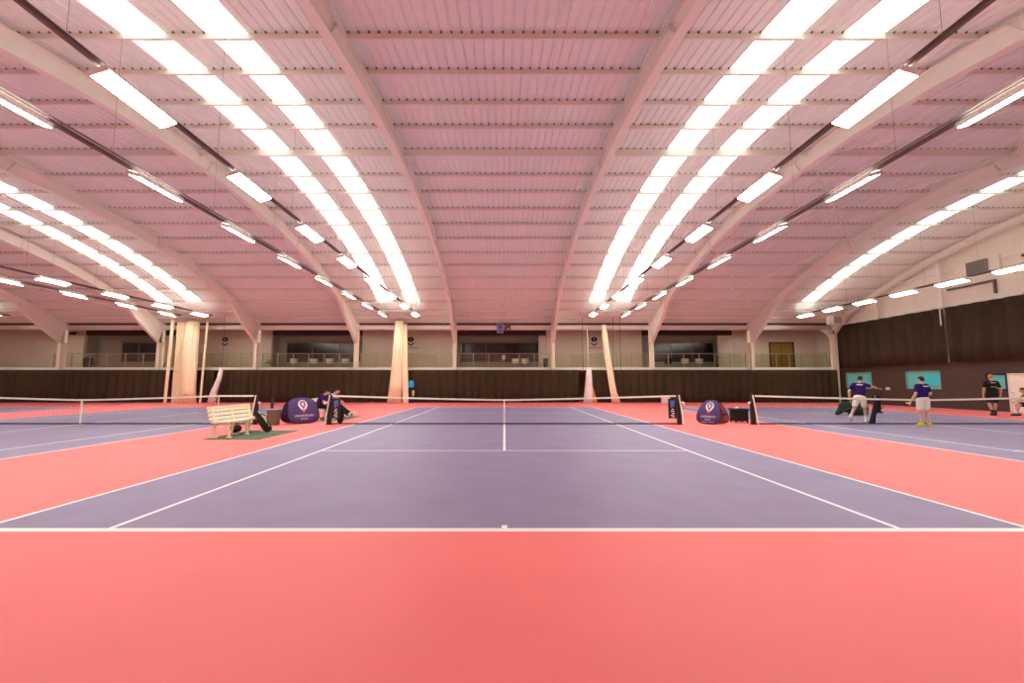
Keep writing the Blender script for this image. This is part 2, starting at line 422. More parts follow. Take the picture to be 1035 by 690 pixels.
# gallery at the far end
GZ = 2.66
OPEN = [(-35.4, -27.8), (-19.6, -12.0), (-3.98, 3.53), (11.62, 19.26)]
DOOR = (22.43, 24.34, GZ, 4.85)
bm = B(); xs = [XL]+[v for o in OPEN for v in o]+[DOOR[0], DOOR[1], XR]
solid = [(XL, -35.4), (-27.8, -19.6), (-12.0, -3.98), (3.53, 11.62), (19.26, DOOR[0]), (DOOR[1], XR)]
for x0, x1 in solid: box(bm, x0, x1, 33.2, 33.4, GZ, 6.0)
box(bm, DOOR[0], DOOR[1], 33.2, 33.4, DOOR[3], 6.0)
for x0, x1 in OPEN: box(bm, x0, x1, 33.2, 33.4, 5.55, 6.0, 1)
for x0, x1 in ((-37.0, -35.42), (-20.6, -19.62), (-28.75, -27.82), (18.0, 19.24), (2.9, 3.5)): box(bm, x0, x1, 33.12, 33.2, GZ, 5.5, 2)
struct('wall_back', bm, ['plaster', 'soffit', 'pier'])
bm = B(); box(bm, XL, XR, 35.9, 36.1, 0, 6.1); struct('wall_rear', bm, 'greywall')
bm = B(); box(bm, XL, XR, 31.0, 36.2, 2.45, GZ); struct('floor_gallery', bm, 'gfloor')
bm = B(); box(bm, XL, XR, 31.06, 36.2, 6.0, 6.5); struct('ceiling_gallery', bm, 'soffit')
bm = B(); box(bm, XL, 25.86, 30.9, 31.0, 2.52, 2.74); struct('trim_5', bm, 'edge')
WIN = [(-33.2, -28.7), (-18.9, -12.1), (-3.85, 3.0), (12.6, 18.2)]
for k, ((o0, o1), (w0, w1)) in enumerate(zip(OPEN, WIN)):
    y = 34.3; z0, z1 = 3.3, 5.05
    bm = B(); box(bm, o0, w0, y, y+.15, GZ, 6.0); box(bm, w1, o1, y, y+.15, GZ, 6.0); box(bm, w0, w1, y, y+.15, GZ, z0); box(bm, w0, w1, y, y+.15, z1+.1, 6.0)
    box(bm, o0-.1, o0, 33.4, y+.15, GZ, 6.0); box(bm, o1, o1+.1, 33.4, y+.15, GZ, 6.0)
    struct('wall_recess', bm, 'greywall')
    bm = B(); box(bm, w0, w1, y-.12, y+.06, z1-.08, z1+.12)
    box(bm, w0, w0+.06, y-.03, y+.06, z0, z1); box(bm, w1-.06, w1, y-.03, y+.06, z0, z1); box(bm, w0, w1, y-.03, y+.06, z0, z0+.05)
    n = 3
    for i in range(1, n):
        xx = w0+(w1-w0)*i/n; box(bm, xx-.02, xx+.02, y-.01, y+.06, z0, z1)
    w = struct('window_%d' % (11+k), bm, 'winframe')
    bm = B(); box(bm, w0, w1, y+.02, y+.05, z0, z1); obj('pane', bm, 'pane', w)
bm = B(); box(bm, DOOR[0], DOOR[1], 33.26, 33.3, GZ, DOOR[3])
dr = struct('door_2', bm, 'wood')
bm = B(); f = .09
box(bm, DOOR[0]-f, DOOR[0], 33.14, 33.3, GZ, DOOR[3]+f); box(bm, DOOR[1], DOOR[1]+f, 33.14, 33.3, GZ, DOOR[3]+f); box(bm, DOOR[0], DOOR[1], 33.14, 33.3, DOOR[3], DOOR[3]+f)
obj('door_frame', bm, 'darkwood', dr)
bm = B(); box(bm, 23.37, 23.4, 33.245, 33.262, GZ, DOOR[3]); obj('leaf_gap', bm, 'darkwood', dr)
for sx in (-1, 1):
    bm = B(); tube(bm, [(23.385+sx*.1, 33.2, 3.5), (23.385+sx*.1, 33.2, 3.9)], .015, 8); obj('door_handle', bm, 'galvan', dr)

# glass balustrades, one per bay
bays = [(-35.9, -27.3), (-26.9, -19.7), (-19.3, -11.85), (-11.45, -4.1), (-3.7, 3.64), (4.04, 11.4), (11.8, 19.25), (19.65, 25.75)]
bl = ['before the far recess nearest the camera-left end', 'behind the wide cream net bundle', 'before the recess with four white chairs', 'behind the tall cream net bundle beside the blue bag',
      'before the middle recess with the dark red panel', 'behind the slanting cream net bundle', 'before the recess with the potted plant', 'in front of the yellow wooden door']
for (x0, x1), l in zip(bays, bl):
    t = thing('balustrade', 'gallery glass balustrade ' + l, 'balustrade', ((x0+x1)/2, 31.15, GZ), 0, 'gallery balustrades')
    h = (x1-x0)/2
    bm = B(); tube(bm, [(-h, 0, 1.17), (h, 0, 1.17)], .028, 8); obj('handrail', bm, 'railmetal', t)
    n = 6
    for i in range(n+1):
        xx = -h+.03+(2*h-.06)*i/n
        bm = B(); box(bm, xx-.025, xx+.025, -.025, .025, 0, 1.15); obj('post', bm, 'railmetal', t)
    for i in range(n):
        a = -h+.07+(2*h-.06)*i/n; b = -h-.01+(2*h-.06)*(i+1)/n
        bm = B(); box(bm, a, b, -.006, .006, .08, 1.08); obj('glass_panel', bm, 'glass', t)

# white shell chairs on the gallery
def chair():
    t = thing('tub_chair', 'x', 'chair', (0, 0, 0), 0, 'white chairs on the gallery')
    bm = B()
    N = 14
    for i in range(N):                      # curved back shell, open to +y
        a0, a1 = PI+PI*i/N, PI+PI*(i+1)/N
        for r0, r1 in ((.27, .30),):
            def P(a, r, z): return (r*math.cos(a), r*.9*math.sin(a), z)
            q = [P(a0, r0, .42), P(a1, r0, .42), P(a1, r1, .42), P(a0, r1, .42)]
            w = [P(a0, r0+.03, .82), P(a1, r0+.03, .82), P(a1, r1+.03, .82), P(a0, r1+.03, .82)]
            v = [bm.verts.new(c) for c in q+w]
            for f in ((3,2,1,0),(4,5,6,7),(0,1,5,4),(1,2,6,5),(2,3,7,6),(3,0,4,7)): bm.faces.new([v[k] for k in f])
    bmesh.ops.remove_doubles(bm, verts=bm.verts, dist=1e-4)
    obj('backrest', bm, 'chairw', t, True)
    bm = B(); lathe(bm, [(.2, .40), (.28, .42), (.28, .46), (.2, .475)], 20); obj('seat', bm, 'chairw', t, True)
    for sx in (-1, 1):
        for sy in (-1, 1):
            bm = B(); tube(bm, [(sx*.24, sy*.24, 0), (sx*.17, sy*.17, .42)], .014, 8); obj('leg', bm, 'track', t)
    return t
ch = None
CH = [(-27.9, 32.2, 'beside the far grey recess, behind the wide net bundle'), (-19.4, 32.3, 'by the pale pier at the start of its recess'), (-17.2, 32.2, 'first of the four before the wide dark window'), (-15.6, 32.2, 'second of the four before the wide dark window'),
      (-14.3, 32.2, 'third of the four before the wide dark window'), (-13.0, 32.2, 'last of the four, beside the steel column'), (.92, 32.2, 'in the middle recess, nearer the thin signpost'), (1.7, 32.2, 'in the middle recess, next to the pale pier'),
      (14.8, 32.2, 'before the curved-reflection window, beside the dark blue chair'), (15.95, 32.2, 'before the curved-reflection window, nearer the plant')]
for i, (x, y, l) in enumerate(CH):
    lab = 'white tub chair on the gallery ' + l
    if ch is None:
        ch = chair(); ch.location = (x, y, GZ); ch['label'] = lab
    else: dup(ch, (x, y, GZ), 0, lab)
bc = dup(ch, (13.4, 32.2, GZ), .4, 'dark blue tub chair on the gallery behind the glass', 'white chairs on the gallery')
bc['group'] = 'dark chairs on the gallery'
for c in bc.children:
    if not c.name.startswith('leg'):
        c.data = c.data.copy(); c.data.materials.clear(); c.data.materials.append(M['navy'])
t = thing('wall_speaker', 'small dark speaker high on the pale pier of the far recess', 'speaker', (-36.35, 33.1, 5.55))
bm = B(); box(bm, -.2, .2, -.18, 0, 0, .22); obj('body', bm, 'black', t)
bm = B(); box(bm, -.17, .17, -.19, -.181, .03, .19); obj('grille', bm, 'bin', t)
# thin signpost, bins and plant on the gallery
t = thing('signpost', 'thin pale notice stand on the gallery in the middle recess', 'stand', (-.05, 31.7, GZ))
bm = B(); tube(bm, [(0, 0, .02), (0, 0, .75)], .025, 8); obj('pole', bm, 'track', t)
bm = B(); lathe(bm, [(.16, 0), (.16, .02), (.03, .03)], 16); obj('base', bm, 'track', t)
bm = B(); box(bm, -.13, .13, -.02, .0, .72, 1.08); obj('notice', bm, 'chairw', t)
def bin_(name, label, x, y, z, r, h, m):
    t = thing(name, label, 'bin', (x, y, z))
    bm = B(); lathe(bm, [(r*.8, 0), (r, h*.95), (r*1.04, h), (r*.9, h), (r*.85, h*.9)], 20); obj('body', bm, m, t, True)
    bm = B(); lathe(bm, [(r*1.05, h), (r*1.05, h+.03), (r*.7, h+.07), (.04, h+.08)], 20); obj('lid', bm, 'black', t, True)
bin_('waste_bin', 'black round bin on the gallery beside the pale pier of the middle recess', 3.4, 32.2, GZ, .22, .8, 'black')
bin_('waste_bin', 'dark wide bin on the gallery in the far grey recess', -34.3, 32.4, GZ, .33, .85, 'black')
t = thing('potted_plant', 'tall leafy plant in a grey pot on the gallery', 'plant', (17.45, 32.4, GZ))
bm = B(); lathe(bm, [(.16, 0), (.22, .38), (.24, .4), (.2, .4), (.19, .35)], 18); obj('pot', bm, 'ceramic', t, True)
bm = B(); tube(bm, [(0, 0, .3), (.03, 0, .9), (-.02, .02, 1.7)], .02, 6); obj('stem', bm, 'darkwood', t)
bm = B()
for i in range(150):
    a = random.uniform(0, 2*PI); r = random.uniform(.05, .45); z = random.uniform(.55, 2.05); r *= 1-.4*abs(z-1.2)
    c = Vector((r*math.cos(a), r*math.sin(a), z)); d = Vector((math.cos(a), math.sin(a), random.uniform(-.5, .5))).normalized()
    s = d.cross(Vector((0, 0, 1))).normalized(); l, w = .2, .045
    q = [c-d*l*.5, c+s*w, c+d*l*.5, c-s*w]
    bm.faces.new([bm.verts.new(p+Vector((0, 0, .012))) for p in q])
obj('foliage', bm, 'leaf', t)
bm = B(); box(bm, -.5, .5, -.012, .012, 0, 1.45); tag(obj('wall_panel', bm, 'redpanel', loc=(.78, 34.235, 3.45)), 'dark red panel in front of the middle gallery window', 'panel')

# ------------------------------------------------------------------ emblem (pin shaped nib) and lettering
def emblem(parent, S, f, mo, mi, mt, only=None):
    """f(u,v,d) maps flat emblem coordinates, S = height"""
    def pin(k, cy=.64, r=.34):
        pts = []
        for i in range(21):
            a = -.25*PI+1.5*PI*i/20 - 0.0
            a = math.radians(-32)+math.radians(244)*i/20
            pts.append((r*k*math.cos(a), cy+r*k*math.sin(a)))
        pts.append((0, cy-(cy)*k*1.0))
        return [(u*S, v*S) for u, v in pts]
    bm = B(); prism(bm, pin(1.0), 0, .002, f); obj('emblem', bm, mo, parent)
    bm = B(); prism(bm, [(u, v+.06*S) for u, v in pin(.70)], .002, .004, f); obj('emblem_centre', bm, mi, parent)
    bm = B(); prism(bm, [(-.07*S, .66*S), (0, .5*S), (.07*S, .66*S), (.04*S, .78*S), (-.04*S, .78*S)], .004, .006, f); obj('emblem_flame', bm, mo, parent)
    bm = B(); prism(bm, [(-.205*S, .33*S), (0, .21*S), (.205*S, .33*S), (0, 0)], .004, .006, f); obj('emblem_tip', bm, mt, parent)
WORD = 'LOUGHBOROUGH'
for x, l in ((-7.9, 'beside the tall cream net bundle'), (7.6, 'beside the slanting cream net bundle'), (-23.6, 'beside the wide cream net bundle')):
    t = thing('wall_emblem', 'dark emblem and wordmark on the gallery wall ' + l, 'sign', (x, 33.19, 4.75), 0, 'gallery wall emblems')
    f = lambda u, v, d: (u, -d, v)
    bm = B(); pts = [(.26*math.cos(a), .42+.2*math.sin(a)) for a in [i*2*PI/20 for i in range(20)]]; prism(bm, pts, 0, .004, f); obj('emblem', bm, 'printdark', t)
    bm = B(); prism(bm, [(-.06, .42), (0, .34), (.06, .42), (0, .5)], .004, .007, f); obj('emblem_flame', bm, 'plaster', t)
    bm = B(); prism(bm, [(-.27, .17), (-.27, .05), (0, -.13), (.27, .05), (.27, .17), (0, -.01)], 0, .004, f); obj('emblem_tip', bm, 'printdark', t)
    text('wordmark', WORD, .2, 'printdark' if x > -20 else 'white', t, (0.1, -.003, -.30), (PI/2, 0, 0), width=1.15)

# ------------------------------------------------------------------ drapes
def curtain(name, label, x0, x1, z0, z1, y, ax, pleat=.32, amp=.055, seed=1, m='cloth', flare=0):
    rnd = random.Random(seed); n = max(6, int((x1-x0)/.045)); bm = B()
    ph = [rnd.uniform(0, 6.28) for _ in range(4)]
    rows = [0, .15, .4, .7, 1]
    def P(i, k, off):
        u = x0+(x1-x0)*i/n; fz = rows[k]
        g = u*2*PI/pleat+1.6*math.sin(u*.37+ph[2])
        s = math.sin(g+1.3*math.sin(u*.9+ph[0])+.3*fz)+.45*math.sin(g*.43+ph[1])
        w = y+amp*s*(.55+.45*fz)+off
        z = z1+(z0-z1)*fz
        return (u, w, z) if ax == 'x' else (w, u, z)
    A = [[bm.verts.new(P(i, k, 0)) for i in range(n+1)] for k in range(5)]
    D = [[bm.verts.new(P(i, k, .012)) for i in range(n+1)] for k in range(5)]
    for k in range(4):
        for i in range(n):
            bm.faces.new((A[k][i], A[k+1][i], A[k+1][i+1], A[k][i+1])); bm.faces.new((D[k][i], D[k][i+1], D[k+1][i+1], D[k+1][i]))
    for i in range(n):
        bm.faces.new((A[0][i], A[0][i+1], D[0][i+1], D[0][i])); bm.faces.new((A[4][i], D[4][i], D[4][i+1], A[4][i+1]))
    for k in range(4):
        bm.faces.new((A[k][0], D[k][0], D[k+1][0], A[k+1][0])); bm.faces.new((A[k][n], A[k+1][n], D[k+1][n], D[k][n]))
    o = obj(name, bm, m, None, True); tag(o, label, 'curtain', 'black drapes around the hall'); return o
for i, (a, b, l) in enumerate(((XL+.1, -25.95, 'from the far corner to the wide cream net bundle'), (-23.4, -22.45, 'narrow piece next to the wide net bundle'),
        (-21.85, -8.95, 'behind the bin and the bench-side pop-up banner'), (-7.35, 5.75, 'behind the net of the middle court'),
        (6.75, 8.25, 'narrow piece next to the slanting net bundle'), (8.5, 25.75, 'running from the slanting net bundle to the corner column'))):
    curtain('curtain', 'black drape under the gallery, ' + l, a, b, .03, 2.52, 30.22, 'x', seed=i, pleat=.62, amp=.115)
for i, (a, b, l) in enumerate(((21.9, 30.85, 'over the two teal windows by the corner'), (-6.0, 21.65, 'over the white door'))):
    curtain('curtain', 'tall black drape on the side wall ' + l, a, b, 2.72, 5.95, XR-.26, 'y', seed=20+i, pleat=.95, amp=.14)

# gathered divider nets
def bundle(name, label, prof, m, folds=9, lean=0, seed=0, n=40, group=None, extra=None):
    """prof: rows (z, xc, yc, rx, ry)"""
    t = thing(name, label, 'net bundle', (prof[0][1], prof[0][2], 0), 0, group)
    bm = B(); rnd = random.Random(seed); ph = rnd.uniform(0, 6)
    rings = []
    for z, xc, yc, rx, ry in prof:
        ring = []
        for k in range(n):
            a = 2*PI*k/n; q = 1+.10*math.sin(folds*a+ph+.3*z)+.05*math.sin(2.3*folds*a)
            ring.append(bm.verts.new((xc-prof[0][1]+rx*q*math.cos(a), yc-prof[0][2]+ry*q*math.sin(a), z)))
        rings.append(ring)
    for i in range(len(rings)-1):
        for k in range(n): bm.faces.new((rings[i][k], rings[i][(k+1) % n], rings[i+1][(k+1) % n], rings[i+1][k]))
    bm.faces.new(rings[0][::-1]); bm.faces.new(rings[-1])
    obj('netting', bm, m, t, True)
    if extra: extra(t)
    return t
def cordup(x, y, z):
    def f(t):
        bm = B(); tube(bm, [(x-t.location.x, y-t.location.y, z), (x-t.location.x, y-t.location.y, roof(y, .2).z)], .02, 6); obj('hanging_cord', bm, 'track', t)
    return f
yb = 29.55
def wide(t):
    for x0, x1, w, y in ((-25.75, -25.45, .22, 29.6), (-23.15, -22.85, .14, 29.7)):
        bm = B(); obox(bm, (x0+23.9+.1, y-yb, .02), (x1+23.9, y-yb, 6.3), w, .06, up=(0, 1, 0)); obj('edge_band', bm, 'netcloth', t)
    bm = B()
    for i in range(30):                                    # loose folds beside the roll
        a = -25.3+1.0*i/29
        obox(bm, (a+23.9, .25+.05*math.sin(i*1.7), .02), (a+23.9+.1, .25+.05*math.sin(i*1.7), 6.15), .05, .03, up=(0, 1, 0))
    obj('loose_net', bm, 'netcloth', t)
bundle('net_bundle', 'wide cream divider net gathered in a thick roll before the far drapes', [(.02, -23.9, yb, .6, .22), (1.2, -23.9, yb, .5, .2), (3, -23.9, yb, .52, .2), (4.8, -23.9, yb, .5, .2), (6.2, -23.85, yb, .45, .2)], 'netcloth', extra=wide, group='gathered divider nets')
def flat(t):
    bm = B(); obox(bm, (.85, .05, .02), (.62, .05, 6.0), .42, .07, up=(0, 1, 0)); obj('edge_band', bm, 'netcloth', t)
bundle('net_bundle', 'tall cream divider net bundle beside the bright blue kit bag', [(.02, -8.3, yb, .50, .2), (1.5, -8.2, yb, .44, .2), (3.5, -8.12, yb, .38, .18), (6.25, -8.05, yb, .32, .16)], 'netcloth', extra=flat, group='gathered divider nets')
bundle('net_bundle', 'slender cream divider net bundle slanting down behind the court net', [(.02, 8.46, yb, .32, .2), (.9, 8.24, yb, .25, .16), (2.6, 8.0, yb, .22, .15), (4.0, 7.80, yb, .20, .14), (5.95, 7.62, yb, .17, .12)], 'netcloth', folds=6, group='gathered divider nets')
def orange(t):
    bm = B(); hull(bm, [((.55, .12, .05), (.16, .05, .03)), ((.18, .12, 1.8), (.03, .03, .03))]); obj('orange_side', bm, 'orange', t, True)
    bm = B(); tube(bm, [(.05, 0, 2.6), (0, 0, 5.9)], .03, 6); obj('hanging_cord', bm, 'whitecloth', t)
bundle('net_bundle', 'white net strip with an orange side flaring to the floor in mid hall', [(.02, 6.35, yb, .36, .12), (.6, 6.38, yb, .30, .12), (1.6, 6.42, yb, .24, .1), (2.66, 6.44, yb, .17, .08)], 'whitecloth', folds=5, extra=orange, group='gathered divider nets')
bundle('net_bundle', 'white net strip leaning before the drapes near the wide cream roll', [(.02, -22.1, yb, .32, .12), (.9, -21.95, yb, .24, .12), (1.9, -21.6, yb, .18, .1), (2.66, -21.5, yb, .14, .08)], 'whitecloth', folds=5, extra=cordup(-21.45, yb, 2.6), group='gathered divider nets')
for x, l in ((6.05, 'by the white strip with the orange side'), (8.4, 'just past the slanting cream bundle'), (8.95, 'farthest from the slanting cream bundle')):
    bm = B(); tube(bm, [(0, 0, 2.55), (0, 0, roof(29.9, .2).z)], .022, 6); o = obj('hanging_rope', bm, 'track', loc=(x, 29.9, 0)); tag(o, 'dark rope hanging before the gallery ' + l, 'rope', 'hanging ropes')
    o.location.z = 0

# ------------------------------------------------------------------ lighting rows
def lamp_proto():
    t = thing('ceiling_light', 'x', 'ceiling light')
    L, w = .76, .165
    bm = B()
    prism(bm, [(-w, .0), (w, 0), (w*.9, .05), (w*.8, .092), (w*.74, .092), (w*.74, .070), (-w*.74, .070), (-w*.74, .092), (-w*.8, .092), (-w*.9, .05)], -L, L, lambda u, v, d: (u, d, v))
    obj('housing', bm, 'housing', t)
    bm = B()
    N = 10
    poly = [(w*.98*math.cos(PI+PI*i/N), .022*math.sin(PI+PI*i/N)) for i in range(N+1)]
    prism(bm, poly, -L*.985, L*.985, lambda u, v, d: (u, d, v)); obj('diffuser', bm, 'diffuser', t, False)
    for s in (-1, 1):
        bm = B(); box(bm, -w, w, s*L-.012, s*L+.012, -.02, .07); obj('end_cap', bm, 'housing', t)
    for s in (-1, 1):
        bm = B(); prism(bm, [(s*.03, .0705), (s*w*.72, .0705), (s*w*.72, .076), (s*.03, .076)][::s], -L*.95, L*.95, lambda u, v, d: (u, d, v)); obj('added_fill_strip', bm, 'ceiling_fill', t)  # glowing strips added on top to brighten the ceiling
    return t
ROWS = [(-6.5, 1, 'inner track over the bench', -1, 7), (-8.9, -1, 'outer track over the bench', -1, 7), (6.5, -1, 'inner track over the black crate', -1, 7), (8.9, 1, 'outer track over the black crate', -1, 7),
        (-22.2, 1, 'track leading to the wide cream net roll', -1, 7), (-24.6, -1, 'track just outside the wide net roll', -1, 7), (22.35, -1, 'track beside the side wall', -1, 10), (-37.6, 1, 'farthest track by the left end', 5, 7)]
LZ = 6.47; proto = None
for x, s, l, k0, k1 in ROWS:
    ST, PT = (-2.65, 2.75) if x > 20 else (1.98, 3.575)
    if x > 20: ST += PT
    y0, y1 = ST+PT*k0-.9, min(ST+PT*k1+2.2, 29.5)
    t = thing('lighting_track', 'grey hanging metal %s carrying strip lights' % l, 'lighting track', (x, 0, 0), 0, 'hanging lighting tracks')
    bm = B(); box(bm, -.03, .03, y0, y1, LZ+.10, LZ+.16); box(bm, -.055, .055, y0, y1, LZ+.155, LZ+.175); obj('rail', bm, 'track', t)
    bm = B(); tube(bm, [(.09*-s, y0, LZ+.2), (.09*-s, y1, LZ+.2)], .022, 6); obj('conduit', bm, 'track', t)
    for k in range(k0, k1+1):
        yy = ST+PT*k-.55
        if -6 < yy < 29.5:
            bm = B(); tube(bm, [(0, yy, LZ+.17), (0, yy, roof(yy, .02).z)], .003, 6); obj('hanger', bm, 'track', t)
    for k in range(k0, k1+1):
        yc = ST+PT*k+.76
        if k < 0: lab = 'white strip light nearest the camera-end wall, ' + l
        else: lab = 'white strip light, %s on the %s' % (ORD[k-max(k0, 0)] if k0 < 0 else ORD[k-k0], l)
        if proto is None:
            proto = lamp_proto(); proto.location = (x, yc, LZ); o = proto
        else: o = dup(proto, (x, yc, LZ), 0)
        o.rotation_euler = (0, -s*math.radians(18), 0)     # tip towards the court the row serves
        o['label'] = lab; o['group'] = 'strip lights on the ' + l

# wall heater, corner box, sign
t = thing('wall_vent', 'grey louvred vent high on the pale side wall', 'vent', (XR-.03, 19.75, 7.55))
bm = B(); box(bm, -.12, .02, -1.1, 1.1, -.05, .75); obj('mount_panel', bm, 'clad', t)
bm = B(); box(bm, -.22, -.12, -.55, .55, 0, .70); obj('frame', bm, 'galvan', t)
bm = B()
for i in range(6): obox(bm, (-.24, -.5, .08+i*.11), (-.24, .5, .08+i*.11), .05, .012, up=(.6, 0, .8))
obj('louvres', bm, 'bin', t)
t = thing('wall_camera', 'small box bracket on the upper rail of the pale side wall', 'bracket', (XR-.1, 17.4, 7.95))
bm = B(); box(bm, -.1, .09, -.2, .2, -.12, .12); obj('body', bm, 'housing', t)
bm = B(); tube(bm, [(-.1, 0, 0), (-.22, .05, -.06)], .05, 12); obj('lens', bm, 'black', t)
t = thing('hanging_heater', 'grey metal heater box hung under the roof by the corner column', 'heater', (24.65, 28.6, 5.85))
bm = B(); tube(bm, [(0, 0, .6), (0, 0, 1.2)], .03, 8); obj('bracket', bm, 'steel', t)
bm = B(); box(bm, -.5, .5, -.2, .2, 0, .62); obj('body', bm, 'steel', t)
bm = B(); box(bm, -.2, .4, -.23, -.2, .06, .56); obj('grille', bm, 'galvan', t)
t = thing('court_sign', 'pale blue numbered court sign hung on the eave beam', 'sign', (-.33, 30.77, 5.44))
bm = B(); box(bm, -.26, .26, -.02, .02, 0, .82); obj('board', bm, 'signblue', t)
text('numeral', '8', .5, 'navy', t, (0, -.024, .5), (PI/2, 0, 0), ex=.003)
bm = B(); box(bm, -.14, .14, -.026, -.02, .13, .21); obj('caption_bar', bm, 'navy', t)
t = thing('spot_lamp', 'small dark box lamp on the eave beam beside the court sign', 'lamp', (.26, 30.73, 5.62))
bm = B(); box(bm, -.24, .24, -.12, .08, 0, .52); obj('body', bm, 'bin', t)
bm = B(); hull(bm, [((.05, -.14, .12), (.12, .05, .07))]); obj('lens', bm, 'housing', t, True)

# ------------------------------------------------------------------ tennis nets
NY = 11.885
def net(cx, label, sticks, panels, lean=True):
    t = thing('tennis_net', label, 'tennis net', (cx, NY, 0), 0, 'tennis nets across the courts')
    hw = 6.30
    def top(x):
        a = abs(x); e = 5.03 if sticks else hw
        return .914+(1.065-.914)*(min(a, e)/e)**1.25
    def strings(bm):
        r = .0012
        n = int(2*hw/.05)
        for i in range(n+1):
            x = -hw+2*hw*i/n; obox(bm, (x, 0, .03), (x, 0, top(x)-.02), r*2, r*2, up=(0, 1, 0))
        for j in range(1, 20):
            f = j/20; seg = 24
            for i in range(seg):
                a, b = -hw+2*hw*i/seg, -hw+2*hw*(i+1)/seg
                obox(bm, (a, 0, .03+(top(a)-.05)*f), (b, 0, .03+(top(b)-.05)*f), r*2, r*2)
    bm = B(); strings(bm); obj('netting', bm, 'cord', t)
    def strip(bm, z0, z1, w, seg=32):
        for i in range(seg):
            a, b = -hw+2*hw*i/seg, -hw+2*hw*(i+1)/seg
            v = [bm.verts.new(p) for p in ((a,-w,z0(a)),(b,-w,z0(b)),(b,w,z0(b)),(a,w,z0(a)),(a,-w,z1(a)),(b,-w,z1(b)),(b,w,z1(b)),(a,w,z1(a)))]
            for f in ((3,2,1,0),(4,5,6,7),(0,1,5,4),(2,3,7,6)): bm.faces.new([v[k] for k in f])
    bm = B(); strip(bm, lambda x: top(x)-.062, lambda x: top(x), .012); obj('top_tape', bm, 'tape', t)
    bm = B(); strip(bm, lambda x: .012, lambda x: .05, .02); obj('bottom_cord', bm, 'cord', t)
    bm = B(); box(bm, -.027, .027, -.016, .016, .005, .905); obj('centre_strap', bm, 'tape', t)
    for s in (-1, 1):
        px = s*6.40
        bm = B(); box(bm, px-.07, px+.07, -.06, .06, 0, 1.05); box(bm, px-.09, px+.09, -.08, .08, 0, .03); lathe(bm, [(.05, 1.05), (.05, 1.09), (.03, 1.1)], 12, (px, 0, 0))
        p = obj('post', bm, 'black', t)
        bm = B(); q = 1 if px+cx > 0 else -1; obox(bm, (px-q*.02, -.09, 1.07), (px+q*.11, -.13, .01), .035, .035, up=(0, 1, 0)); obj('strut', bm, 'tape', p)
        bm = B(); tube(bm, [(px+s*.08, -.02, .80), (px+s*.15, -.02, .80), (px+s*.15, -.08, .74)], .03, 8); obj('winder', bm, 'chairw', p)
        if panels and s in panels:
            bm = B(); pc = px-s*.25
            box(bm, pc-.15, pc+.15, -.045, -.025, .22, .94); pl = obj('advert_panel', bm, 'black', t)
            bm = B()
            hull(bm, [((pc-.03, -.046, .84), (.05, .004, .03)), ((pc-.03, -.046, .64), (.035, .004, .03))]); hull(bm, [((pc+.05, -.046, .86), (.03, .004, .02)), ((pc+.05, -.046, .66), (.02, .004, .02))])
            obj('blue_mark', bm, 'printblue', pl)
            bm = B()
            for z, w, o in ((.55, .06, .0), (.48, .10, -.01), (.41, .07, .02), (.34, .11, -.01), (.28, .08, .015)):
                tube(bm, [(pc+o-w*.6, -.048, z-.02), (pc+o, -.048, z+.018), (pc+o+w*.6, -.048, z-.012)], .015, 6)
            obj('white_mark', bm, 'white', pl)
    if sticks:
        for s in (-1, 1):
            bm = B(); obox(bm, (s*5.03, -.05, .01), (s*5.03, -.02, 1.07), .03, .02, up=(0, 1, 0)); obj('singles_stick', bm, 'tape', t)
net(0, 'tennis net with white tape across the middle court, black advert panels at its posts', False, (-1, 1))
net(-15.5, 'tennis net with singles sticks across the bench-side court, sagging in its middle', True, None)
net(15.5, 'tennis net across the court where the men stand, taut white tape', False, None)

# ------------------------------------------------------------------ benches and mats
def bench(label, loc):
    """along y, facing +x; origin at the rear near corner"""
    t = thing('slatted_bench', label, 'bench', loc, 0, 'cream slatted benches')
    L = 2.05
    for i, (x, z) in enumerate(((.48, .43), (.36, .44), (.24, .435), (.12, .43))):
        bm = B(); box(bm, x-.045, x+.045, 0, L, z-.02, z+.02); obj('seat_slat', bm, 'benchw', t)
    for x, z in ((.03, .52), (.0, .63), (-.03, .74), (-.055, .82)):
        bm = B(); obox(bm, (x, 0, z), (x, L, z), .028, .085 if z < .8 else .05, up=(-.25, 0, 1)); obj('back_slat', bm, 'benchw', t)
    for y in (.16, L/2, L-.16):
        bm = B()
        obox(bm, (.02, y, 0), (.10, y, .42), .05, .06, up=(1, 0, 0)); obox(bm, (.50, y, 0), (.44, y, .42), .05, .06, up=(1, 0, 0))
        obox(bm, (.06, y, .39), (.50, y, .40), .05, .05); obox(bm, (.10, y, .38), (-.035, y, .84), .05, .04, up=(1, 0, 0))
        obox(bm, (.0, y, .02), (.16, y, .02), .06, .04); obox(bm, (.42, y, .02), (.56, y, .02), .06, .04)
        obj('leg_frame', bm, 'benchw', t)
    return t
b0 = bench('cream slatted bench on a green mat with a racket bag leaning on it', (-8.02, 7.55, .012))
dup(b0, (-8.02, 13.5, .012), 0, 'cream slatted bench behind the pop-up banner where two people sit')
for (x0, x1, y0, y1), l in (((-8.05, -6.55, 7.42, 9.75), 'flat green mat under the empty bench'), ((-8.05, -6.5, 13.3, 15.9), 'flat green mat under the bench with two seated people')):
    bm = B(); box(bm, x0, x1, y0, y1, 0, .012); tag(obj('floor_mat', bm, 'matg'), l, 'mat', 'green floor mats')

